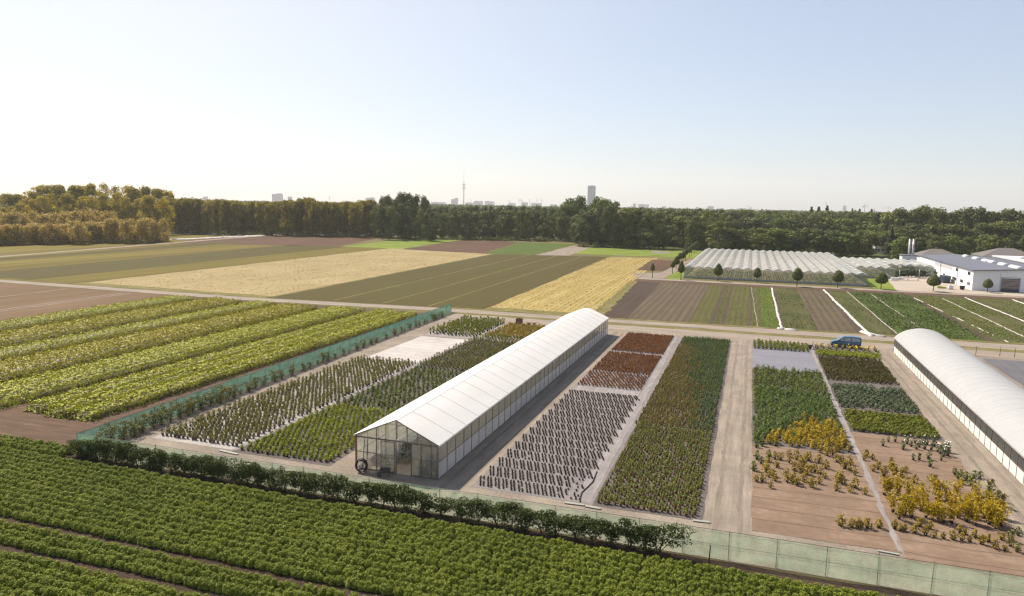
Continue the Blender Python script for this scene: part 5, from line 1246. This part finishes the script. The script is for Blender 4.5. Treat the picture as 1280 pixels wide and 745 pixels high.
L_gro = leaf_obj('grove_leaf', (0.17, 0.165, 0.018), (0.38, 0.36, 0.045), (0.24, 0.205, 0.02), (0.48, 0.42, 0.05), 0.12, 0.55, (1.0, 0.85, 0.35))  # warm flare light put into the leaf and translucent colours
L_will = leaf_obj('willow_leaf', (0.25, 0.21, 0.07), (0.50, 0.43, 0.17), (0.28, 0.225, 0.07), (0.54, 0.455, 0.17), 0.2, 0.55, (1.0, 0.85, 0.5))  # warm translucent tint stands in for the flare on the left
L_con = leaf_obj('conifer_leaf', (0.015, 0.028, 0.016), (0.04, 0.06, 0.03), (0.018, 0.03, 0.014), (0.045, 0.07, 0.03))
L_light = leaf_obj('light_tree_leaf', (0.07, 0.11, 0.018), (0.15, 0.20, 0.035), (0.08, 0.12, 0.02), (0.17, 0.21, 0.04))

def crown(seed, h, wd, bare, nl, per, size, kind):
    rng = np.random.default_rng(seed)
    if kind == 'conifer':
        n = nl * per; zz = 1 - np.sqrt(rng.random(n)); ang = rng.random(n)*6.283
        tier = 0.75 + 0.25*np.sin(zz*60); rr = wd/2*(1-zz)**0.9*tier*np.sqrt(rng.uniform(.35, 1, n))
        c = np.stack([rr*np.cos(ang), rr*np.sin(ang), h*bare + zz*h*(1-bare)], 1); u = np.stack([np.cos(ang), np.sin(ang), -0.2*np.ones(n)], 1)
    else:
        zc = bare + (1-bare)*rng.random(nl); a = rng.random(nl)*6.283
        q = (zc - bare)/(1-bare)
        prof = {'broad': np.sin(np.pi*np.clip(q*0.86+0.10, 0, 1))**0.65, 'tall': np.sin(np.pi*np.clip(q*0.88+0.08, 0, 1))**0.45, 'willow': np.sin(np.pi*np.clip(q*0.75+0.22, 0, 1))**0.5}[kind]
        rr = wd/2*prof*np.sqrt(rng.uniform(0.25, 1, nl))*0.86
        lc_ = np.stack([rr*np.cos(a), rr*np.sin(a), zc*h*0.94], 1)
        lr = wd*rng.uniform(0.13, 0.25, nl)
        if kind == 'tall': lr *= 1.15
        i = np.repeat(np.arange(nl), per); n = len(i)
        u = rng.normal(size=(n, 3)); u[:, 2] = u[:, 2]*0.8 + 0.25; u /= np.linalg.norm(u, axis=1, keepdims=True)
        c = lc_[i] + u*(lr[i]*rng.uniform(0.55, 1.08, n))[:, None]*np.array([1, 1, 1.5 if kind == 'willow' else 0.85])
        c[:, 2] = np.maximum(c[:, 2], h*bare*0.5 + 0.3)
    nr = u + rng.normal(size=(n, 3))*0.38; nr[:, 2] += 0.12
    return quads(rng, c, nr, size*rng.uniform(0.6, 1.35, n), 0.7)
def trunk_mesh(seed, h, r, kind):
    rng = random.Random(seed); b = MB(); bend = rng.uniform(-.3, .3)
    b.tube((0, 0, -0.1), (bend, 0, h*.35), r, r*.7, n=7, cap=False); b.tube((bend, 0, h*.35), (bend*1.5, bend, h*.8), r*.7, r*.2, n=6, cap=False)
    if kind != 'conifer':
        for k in range(5):
            a = rng.random()*6.28; z = h*rng.uniform(.22, .5)
            b.tube((bend, 0, z), (bend + math.cos(a)*h*.16, math.sin(a)*h*.16, z + h*.22), r*.4, r*.12, n=5, cap=False)
    return b.mesh('trunk', M_bark)
def kindset(nv, seed, h, wd, bare, nl, per, size, kind, lm):
    out = []
    for i in range(nv):
        V, F = crown(seed+i, h, wd, bare, nl, per, size, kind)
        out.append((np_mesh('crown', V, F, np.zeros(len(F), int), [lm]), trunk_mesh(seed+i, h, h*0.018, kind), h, wd))
    return out
K_broad = kindset(6, 1000, 20, 14, 0.08, 30, 125, 0.95, 'broad', L_tree)
K_light = kindset(3, 1020, 16, 13, 0.06, 26, 120, 0.9, 'broad', L_light)
K_tall = kindset(5, 1040, 24, 9, 0.06, 60, 56, 0.95, 'tall', L_popl)
K_grove = kindset(5, 1060, 28, 15, 0.05, 40, 110, 1.1, 'broad', L_gro)
K_will = kindset(5, 1080, 12, 9, 0.02, 40, 60, 0.75, 'willow', L_will)
K_con = kindset(2, 1100, 24, 8, 0.05, 60, 40, 1.0, 'conifer', L_con)
trnd = random.Random(77)
def tree(name, label, kinds, x, y, h, wd, group):
    k = trnd.choice(kinds)
    t = thing(name, label, 'tree', (x, y, 0), trnd.random()*6.28, group, (wd/k[3], wd/k[3], h/k[2]))
    link('crown', k[0], t); link('trunk', k[1], t); return t
def hor(px): return 244 + 0.018*px
def tree_at(name, label, kinds, px, off, top, wd, group, jx=2.0, jo=1.0, jh=0.05):
    px += trnd.uniform(-jx, jx); off += trnd.uniform(-jo, jo)
    x, y = g(px, hor(px) + off)
    h = (hor(px) + off - top)/off*CAM_H*(1 + trnd.uniform(-jh, jh))
    return tree(name, label, kinds, x, y, h, wd*trnd.uniform(0.85, 1.2), group)
def interp(px, tab):
    return float(np.interp(px, [a for a, b in tab], [b for a, b in tab]))
def row(name, label, kinds, p0, p1, step, off, tops, wd, group, jh=0.05, jo=1.0):
    px = p0
    while px <= p1:
        tree_at(name, label, kinds, px, interp(px, off) if isinstance(off, list) else off, interp(px, tops), wd, group, step*0.3, jo, jh); px += step*trnd.uniform(0.8, 1.2)
# left grove and the willow thicket in front of it
gt = [(-60, 243), (34, 243), (40, 237), (62, 232), (100, 231), (150, 232), (190, 235), (214, 240), (222, 247)]
row('grove_tree', 'tall full tree in the highest grove at the left end of the wood', K_grove, -45, 216, 13, 41, gt, 15, 'trees of the high left grove', 0.03)
row('grove_tree', 'tall full tree in the highest grove at the left end of the wood', K_grove, -40, 212, 14, 45, [(a, b + 12) for a, b in gt], 12, 'trees of the high left grove', 0.08)
row('willow_shrub', 'silvery willow on the field side of the thicket at the left', K_will, -30, 206, 9.5, [(0, 62.5), (213, 54.5)], [(-30, 284), (0, 283), (60, 281), (130, 278), (180, 274), (206, 277)], 9, 'front willows of the left thicket', 0.07)
row('tall_willow', 'taller silvery willow behind the front willows at the left', K_will, -30, 150, 10, 53, [(-30, 271), (40, 268), (60, 268), (90, 266), (120, 264), (150, 272)], 10, 'back willows of the left thicket', 0.08)
# the long row behind the fields
rt = [(213, 248), (230, 247), (280, 248), (312, 251), (345, 250), (385, 246), (400, 250), (430, 251), (468, 249)]
row('poplar', 'slender tree in the long even row behind the umber field', K_tall, 216, 470, 6.6, 43.5, rt, 8.5, 'trees of the long even row', 0.035)
row('poplar', 'slender tree in the long even row behind the umber field', K_tall, 218, 470, 8.5, 40.5, [(a, b + 1) for a, b in rt], 9, 'trees of the long even row', 0.03)
row('oak', 'high rounded tree of the grove left of the television tower', K_broad, 474, 543, 8.5, 44, [(474, 249), (485, 245), (497, 242.5), (515, 244), (535, 248), (545, 258)], 12.5, 'trees of the grove left of the tower', 0.02)
row('oak', 'high rounded tree of the grove left of the television tower', K_broad, 478, 538, 11, 47, [(474, 262), (500, 254), (540, 262)], 10, 'trees of the grove left of the tower', 0.05)
row('field_tree', 'rounded tree in the lower row below the television tower', K_broad, 553, 724, 8.6, 44, [(553, 266), (600, 263), (650, 264), (690, 266), (724, 268)], 10.5, 'trees of the lower row below the tower', 0.06)
row('field_tree', 'rounded tree in the lower row below the television tower', K_broad, 550, 724, 8.6, 38, [(550, 259), (600, 258.5), (724, 260)], 11, 'trees of the lower row below the tower', 0.04)
# the dark cluster in the middle
row('lime_tree', 'light crowned tall tree rising beneath the blue tower block', K_light, 706, 734, 9, 43, [(706, 254), (718, 246.5), (734, 249)], 16, 'light trees beneath the blue tower block', 0.01)
row('lime_tree', 'light crowned tall tree rising beneath the blue tower block', K_light, 746, 770, 9, 46, [(746, 247), (758, 248.5), (770, 255)], 15, 'light trees beneath the blue tower block', 0.01)
row('chestnut', 'broad dark tree of the cluster at the end of the brown field', K_broad, 722, 832, 10, [(722, 50), (832, 53)], [(722, 272), (740, 262), (760, 258), (790, 263), (832, 266)], 14, 'dark trees of the middle cluster', 0.05)
row('chestnut', 'broad dark tree of the cluster at the end of the brown field', K_broad, 730, 880, 12, 47, [(730, 262), (800, 262), (880, 266)], 15, 'dark trees of the middle cluster', 0.05)
# wood behind the glasshouses and the hall
row('wood_tree', 'dark tree at the front edge of the wood behind the glasshouse block', K_broad + K_light[:1], 838, 1093, 15.5, [(838, 49), (900, 54.5), (960, 55.5), (1100, 56)], [(838, 270), (880, 272), (930, 286), (960, 288), (1010, 284), (1060, 288), (1092, 292)], 16, 'front trees behind the glasshouse block', 0.1)
row('wood_tree', 'tree in the second rank of the wood behind the glasshouse block', K_broad + K_light, 850, 1110, 15, 45, [(850, 266), (930, 273), (1010, 272), (1110, 277)], 17, 'second rank of the wood behind the glasshouse', 0.07)
row('wood_tree', 'tree in the back ranks of the wood below the skyline', K_broad + K_light[:1], 790, 1125, 11, 40, [(790, 262), (880, 264), (960, 266), (1040, 266), (1125, 267)], 14, 'back ranks of the wood below the skyline', 0.06)
row('wood_tree', 'tree in the back ranks of the wood below the skyline', K_broad + K_light[:1], 790, 1125, 11, 36, [(790, 260), (960, 263), (1125, 265)], 15, 'back ranks of the wood below the skyline', 0.05)
bt_ = [(1112, 266), (1125, 261), (1133, 257), (1150, 260), (1172, 260), (1185, 266), (1198, 262), (1212, 258), (1232, 259), (1242, 265), (1258, 263), (1290, 268), (1330, 268)]
row('big_tree', 'huge round crowned tree at the back of the wood above the hall', K_broad, 1114, 1325, 14, 47, bt_, 20, 'huge trees above the hall', 0.05)
row('big_tree', 'mid sized tree in the wood edge between hall and huge trees', K_broad + K_light, 1112, 1325, 17, 52, [(1108, 284), (1150, 282), (1200, 282), (1260, 279), (1325, 280)], 18, 'mid sized trees behind the hall', 0.07)
row('edge_tree', 'small lighter tree close behind the grey hip roofs', K_light + K_broad[:2], 1128, 1325, 19, 57, [(1126, 297), (1200, 295), (1240, 293), (1325, 292)], 11, 'small lighter trees behind the hip roofs', 0.08)
tree_at('lime_tree', 'bright green small tree left of the twin flues', K_light, 1122, 61, 300, 9, None, 0, 0)
tree_at('lime_tree', 'yellow green round tree in the wood above the narrow glasshouse', K_light, 1090, 49.5, 284, 15, None, 0, 0)
for k, px in enumerate((1012, 1021, 1031.5)):
    tree_at('spruce', ('left', 'middle', 'right')[k] + ' dark spruce of three poking above the distant wood', K_con, px, 34, (258.5, 259.5, 257.5)[k], 17, 'three spruces on the skyline', 0, 0)
tree_at('spruce', 'narrow dark conifer beside the red roofed farmhouse', K_con, 1113, 56, 282, 8, None, 0, 0)
for k, px in enumerate((1063, 1072, 1087)): tree_at('spruce', ('left', 'middle', 'right')[k] + ' pointed tree on the distant skyline beside the crane', K_con, px, 33, 261.5 + k*0.4, 15, 'pointed trees beside the crane', 0, 0)

# low undergrowth along the wood edges, one mass
rng = np.random.default_rng(55); und = []
for (p0, p1, off) in ((216, 545, 44.6), (553, 722, 45.5), (740, 870, 48.5), (725, 800, 52), (900, 1110, 52), (1110, 1300, 59)):
    for k in range(int((p1-p0)/1.6)):
        px = rng.uniform(p0, p1); x, y = g(px, hor(px) + off + rng.uniform(-1, 0.5)); und.append((x, y))
und = np.array(und); n = len(und)*34; i = np.repeat(np.arange(len(und)), 34)
hh = rng.uniform(0.6, 3.4, len(und)); u = rng.normal(size=(n, 3)); u /= np.linalg.norm(u, axis=1, keepdims=True)
c = np.stack([und[i, 0] + u[:, 0]*1.8, und[i, 1] + u[:, 1]*1.5, np.abs(u[:, 2])*hh[i] + 0.2], 1)
V, F = quads(rng, c, u + rng.normal(size=(n, 3))*.6, 0.9*rng.uniform(.6, 1.3, n)); tag(link('undergrowth', np_mesh('undergrowth', V, F, np.zeros(n, int), [L_tree])), 'low undergrowth along the edges of the woods', 'undergrowth', None, 'stuff')

# the far wood, seen only as a mass of crowns
rng = np.random.default_rng(56); P_ = []
for k in range(5200):
    px = rng.uniform(-60, 1340); off = rng.uniform(4.5, 35.5)
    if off > 28 and rng.random() < 0.3: continue
    x, y = g(px, hor(px) + off)
    if px < 225 and off > 33: continue
    P_.append((x, y, off))
P_ = np.array(P_); m_ = 96; n = len(P_)*m_; i = np.repeat(np.arange(len(P_)), m_)
dist = np.hypot(P_[:, 0], P_[:, 1]); th = rng.uniform(15, 23.0, len(P_)) + np.where(P_[:, 2] > 25, rng.uniform(-1, 2, len(P_)), 0)
tw = rng.uniform(6, 9, len(P_))*np.clip(dist/900, 1, 3)**0.6
u = rng.normal(size=(n, 3)); u[:, 2] = np.abs(u[:, 2])*0.9 - 0.15; u /= np.linalg.norm(u, axis=1, keepdims=True)
lump = 0.75 + 0.3*np.sin(u[:, 0]*5 + i)*np.sin(u[:, 1]*5 + i*1.7)
c = np.stack([P_[i, 0] + u[:, 0]*tw[i]*lump, P_[i, 1] + u[:, 1]*tw[i]*lump, th[i]*0.55 + u[:, 2]*th[i]*0.45*lump], 1)
V, F = quads(rng, c, u + rng.normal(size=(n, 3))*.45, (2.0*np.clip(dist/900, 1, 2.5))[i]*rng.uniform(.6, 1.3, n), 0.75)
tag(link('distant_forest', np_mesh('distant_forest', V, F, np.zeros(n, int), [leaf('forest_leaf', (0.042, 0.06, 0.018), (0.125, 0.15, 0.04), 0.035, 0.25)])), 'distant forest reaching to the skyline', 'forest', None, 'stuff')

# ------------------------------------------------------------------ clipped trees along the far path
L_clip = leaf('clipped_leaf', (0.06, 0.082, 0.018), (0.16, 0.18, 0.04), 0.4, 0.2)
def clip_mesh(seed, h, wd, taper, n=1500):
    rng = np.random.default_rng(seed); u = rng.normal(size=(n, 3)); u /= np.linalg.norm(u, axis=1, keepdims=True)
    z = u[:, 2]; k = np.where(z > 0, 1 - taper*z**1.2, 1.0)
    rad = rng.uniform(0.86, 1.02, n)
    c = np.stack([u[:, 0]*wd/2*k*rad, u[:, 1]*wd/2*k*rad, np.where(z > 0, z*h*0.66, z*h*0.34)*rad], 1)
    V, F = quads(rng, c, u + rng.normal(size=(n, 3))*.35, 0.34*rng.uniform(.7, 1.3, n), .7)
    core = MB()
    prof = [(0.02, -h*.30)] + [(wd/2*.86*math.cos(a)*(1 - taper*max(0, math.sin(a))**1.2), (h*.64 if a > 0 else h*.32)*math.sin(a)*.88) for a in [-1.2 + 2.6*q/8 for q in range(9)]] + [(0.02, h*.6)]
    core.lathe(prof, (0, 0, 0), 12)
    k0 = len(core.v)
    cv = np.array(core.v); cf = np.array(core.f)
    return np_mesh('crown', *join([(V, F, 0), (cv, cf, 0)]), [L_clip])
CL = [clip_mesh(1200+i, 4.3, 3.3, 0.42) for i in range(3)] + [clip_mesh(1210+i, 3.7, 3.7, 0.16) for i in range(3)]
def clipped(label, x, y, mesh, zc, s, group, trh):
    t = thing('clipped_tree', label, 'tree', (x, y, 0), trnd.random()*6.28, group)
    c_ = link('crown', mesh, t); c_.location = (0, 0, zc); c_.scale = (s, s, s)
    MB().tube((0, 0, 0), (0.04, 0.03, trh), 0.13, 0.10, n=8).build('trunk', M_bark, t)
lab = ['slim clipped tree alone at the left end of the far path', 'egg shaped clipped tree at the front left corner of the glasshouse', 'tall clipped tree before the second front bay of the glasshouse', 'clipped tree left of the white fleece strip by the lettuce',
       'clipped tree in the middle of the glasshouse front', 'clipped tree before the right third of the glasshouse', 'round clipped tree just past the right corner of the glasshouse', 'round clipped tree before the concrete yard and blue container', 'small round clipped tree in front of the white hall wall']
for k, (px, py, top, wp) in enumerate(((815.3, 347.6, 328.5, 5.6), (851, 350, 325.5, 8.8), (897.3, 351.5, 328.8, 11.6), (946, 353, 334, 9.8), (996, 358.2, 334, 13.2), (1047, 359.8, 337, 13.8), (1101, 361.5, 340, 15), (1166.3, 364.2, 342.6, 16.4), (1234, 365.5, 348, 11.6))):
    x, y = g(px, py); off = py - hor(px); pm = off/CAM_H
    h = (py - top)/pm; wd = wp/pm; me = CL[k % 3] if k < 3 else CL[3 + k % 3]; s = wd/(3.3 if k < 3 else 3.7)
    hc = (4.3 if k < 3 else 3.7)
    c_h = hc*s
    t = thing('clipped_tree', lab[k], 'tree', (x, y, 0), 0, 'clipped trees along the far path')
    zs = min(1.35, max(0.75, (h*0.68)/c_h)); c_ = link('crown', me, t); c_.scale = (s, s, s*zs); c_.location = (0, 0, h - c_h*zs*0.66); c_.rotation_euler = (0, 0, trnd.random()*6.28)
    MB().tube((0, 0, 0), (0.03, 0.02, h - c_h*zs*0.7), 0.13, 0.10, n=8).build('trunk', M_bark, t)
for k, (px, py, hh_, s) in enumerate(((840.5, 342, 4.6, .75), (845, 336.5, 5.2, 1.05), (849.5, 331.5, 5.4, .9), (853.5, 329, 5.4, 1.0), (857, 326, 5.6, .9), (861.5, 322.5, 5.8, 1.0), (864.5, 320, 5.8, .9), (867.5, 317.6, 6, 1.0), (870, 315.5, 6, 1.0), (872, 313.6, 6, .9))):
    x, y = g(px, py); clipped('clipped tree in the single file receding along the left glasshouse wall', x, y, CL[k % 3], hh_ - 2.9*s*.74, s*.74, 'clipped trees along the left glasshouse wall', hh_ - 2.6*s*.74)
# small shrubs on the meadow by the middle cluster
for k, (px, py, h) in enumerate(((804, 312.5, 4.2), (812, 313, 2.4), (829, 312, 3))):
    x, y = g(px, py); shrub('meadow_shrub', ('largest dark shrub on the meadow below the middle cluster', 'small shrub beside the largest one on the meadow', 'shrub on the meadow near the grey fabric patch')[k], 'shrub', HY_[k % 2], x, y, k, (1, 1.2, h/3.0), None)

# ------------------------------------------------------------------ the city on the skyline
def facade(name, a, b, pitch):
    t = NT(name); sx = t.n('SeparateXYZ'); t.t.links.new(t.pos(), sx.inputs[0])
    k = t.math('LESS_THAN', t.math('FRACT', t.math('MULTIPLY', sx.outputs[2], 1/pitch)), 0.45)
    return t.done(t.bsdf(t.mix(k, a, b), 0.5, 0.5))
C_pale = facade('facade_pale', (0.42, 0.42, 0.43), (0.24, 0.25, 0.28), 3.6)
C_blue = facade('facade_blue', (0.13, 0.18, 0.24), (0.08, 0.12, 0.17), 3.9)
C_grey = facade('facade_grey', (0.26, 0.27, 0.30), (0.16, 0.17, 0.20), 3.6)
C_conc = plain('tower_concrete', (0.20, 0.21, 0.23), 0.7)
C_crane = plain('crane_paint', (0.30, 0.27, 0.24), 0.6)
def at(px, top, D):
    d = ray(px, hor(px))*D; return d[0], d[1], CAM_H + (hor(px) - top)*D/FPX
view_rz = math.atan2(CAMR[1, 2], CAMR[0, 2]) - math.pi/2
def office(label, px, wp, top, D, m_, steps=()):
    x, y, h = at(px, top, D); wd = wp*D/FPX; t = thing('city_block', label, 'building', (x, y, 0), view_rz)
    MB().box(-wd/2, wd/2, -wd*.25, wd*.25, 0, h).build('facade', m_, t)
    MB().box(-wd/2 - .4, wd/2 + .4, -wd*.25 - .4, wd*.25 + .4, h + .01, h + 1.6).build('roof', C_conc, t)
    for k, (dx, w2, dz) in enumerate(steps): MB().box(dx*wd - w2*wd/2, dx*wd + w2*wd/2, -wd*.15, wd*.15, h + 1.61, h + dz).build('roof_house', m_, t)
office('tall slim blue glass tower block right of the picture middle', 738.9, 9.6, 233.4, 4500, C_blue, ((0, .8, 6),))
office('pale stepped office block left on the skyline above the long tree row', 347, 12, 243, 5200, C_pale, ((.2, .5, 7),))
office('small pale block right of the stepped one above the long row', 362.5, 5, 246, 5200, C_pale)
office('far pale block above the row left of the high grove', 463, 11, 247.6, 5600, C_pale, ((.2, .3, 6),))
office('tiny pale block left of the high rounded grove', 477.5, 3.5, 245, 5600, C_pale)
office('tiny pale block above the left end of the long tree row', 257, 5, 246, 5400, C_pale)
office('twin height grey block directly left of the television tower', 568.3, 8.6, 249.2, 6300, C_grey, ((.25, .5, 14),))
for k, (px, wp, top, lb) in enumerate(((548, 18, 253.0, 'low flat city block at the foot of the high grove'), (598, 11, 251.6, 'low grey city block right of the television tower'), (612, 12, 252.0, 'low grey city block second right of the television tower'),
        (589, 14, 253.6, 'lowest flat city block near the foot of the television tower'), (640, 9, 254.0, 'low city block under the left cranes'), (656, 8, 253.2, 'low city block under the middle cranes'), (670, 13, 254.2, 'low city block under the right cranes'), (692, 9, 255.8, 'low pale city block between cranes and blue tower'),
        (804, 13, 255.6, 'wide grey block right of the blue tower'), (793, 3.4, 254.6, 'slim block beside the wide grey one right of the blue tower'), (830, 5, 258.2, 'tiny block on the skyline above the middle wood'), (888, 7, 258.0, 'pale block on the skyline left of the glasshouse'),
        (938, 2.4, 259.4, 'tiny mast like block on the skyline above the glasshouse'), (1055.3, 3.8, 257.4, 'slim pale tower on the skyline right of the spruces'), (1092.5, 1.9, 261.5, 'very slim tower on the skyline right of the crane'), (1153.5, 5.6, 258.4, 'pale tower above the huge trees'), (1279, 3, 263.0, 'blue grey tower at the right edge of the skyline'))):
    office(lb, px, wp, top, 6400, C_grey if k % 2 else C_pale, ((-.2, .3, 4),) if wp > 7 else ())
x, y, h = at(579.6, 213.5, 7200); t = thing('television_tower', 'slender grey television tower with two pods rising over the wood', 'tower', (x, y, 0))
MB().lathe([(9, 0), (6.5, 60), (5.5, 150), (5.2, 225), (3.0, 228), (2.6, 262), (1.4, 264), (1.2, h - 14), (.5, h - 13), (.4, h), (0, h)], n=18).build('shaft', C_conc, t)
for z, r, hh_ in ((172, 16, 18), (204, 17, 16)):
    MB().lathe([(5.2, z - 8), (r*.7, z - 3), (r, z), (r, z + hh_*.45), (r*.8, z + hh_*.55), (r*.75, z + hh_*.8), (5, z + hh_)], n=20, sm=False).build('pod', C_grey, t)
def crane(label, px, top, D, jib, ang, cj=0.35):
    x, y, h = at(px, top, D); t = thing('tower_crane', label, 'crane', (x, y, 0), view_rz + ang)
    MB().bar((0, 0, 0), (0, 0, h), 2.2).build('mast', C_crane, t)
    MB().bar((-jib*cj, 0, h - 6), (jib, 0, h - 6), 1.6).bar((0, 0, h + 5), (jib*.7, 0, h - 5.4), .5).bar((0, 0, h + 5), (-jib*cj, 0, h - 5.4), .5).bar((0, 0, h), (0, 0, h + 5), 1.2).build('jib', C_crane, t)
    MB().box(-jib*cj - 3, -jib*cj + 3, -1.5, 1.5, h - 12, h - 7.2).build('counterweight', C_conc, t)
for k, (px, top, D, j, a) in enumerate(((1080.5, 256.2, 3600, 24, .2), (1110, 259, 5200, 52, 2.9), (650, 249, 6400, 36, .4), (652, 250, 6400, 34, 2.6), (636.5, 250.5, 6400, 20, .3), (662, 248.6, 6400, 14, 1.2), (671, 249, 6400, 12, .8), (677, 249.6, 6400, 14, 2.4), (589, 249.4, 6400, 14, 1.0), (611, 250, 6400, 12, 1.4), (935, 257, 6400, 14, .5), (412, 245.6, 5600, 14, .5), (1032, 252.5, 5600, 6, .5))):
    crane(['near crane with a level jib on the right skyline', 'crane with a long faint jib right of the level one', 'left crane of the crossing pair on the middle skyline', 'right crane of the crossing pair on the middle skyline', 'leftmost crane of the middle skyline group', 'first slim crane right of the crossing pair', 'second slim crane right of the crossing pair', 'third slim crane right of the crossing pair', 'tiny crane just right of the television tower', 'tiny crane over the second grey block', 'tiny crane above the glasshouse ridges', 'tiny crane above the long tree row', 'thin mast crane above the three spruces'][k], px, top, D, j, a, .35)

# ------------------------------------------------------------------ haze
hz = NT('haze'); pv = hz.t.nodes.new('ShaderNodeVolumePrincipled')
pv.inputs['Color'].default_value = (0.96, 0.98, 1.0, 1); pv.inputs['Density'].default_value = 0.00009; pv.inputs['Anisotropy'].default_value = 0.2
hz.t.links.new(pv.outputs[0], hz.out.inputs['Volume'])
tag(MB().box(-9500, 5000, -500, 9100, -1.5, 345).build('haze', hz.m), 'thin summer haze over the fields and the city', 'haze', None, 'stuff')
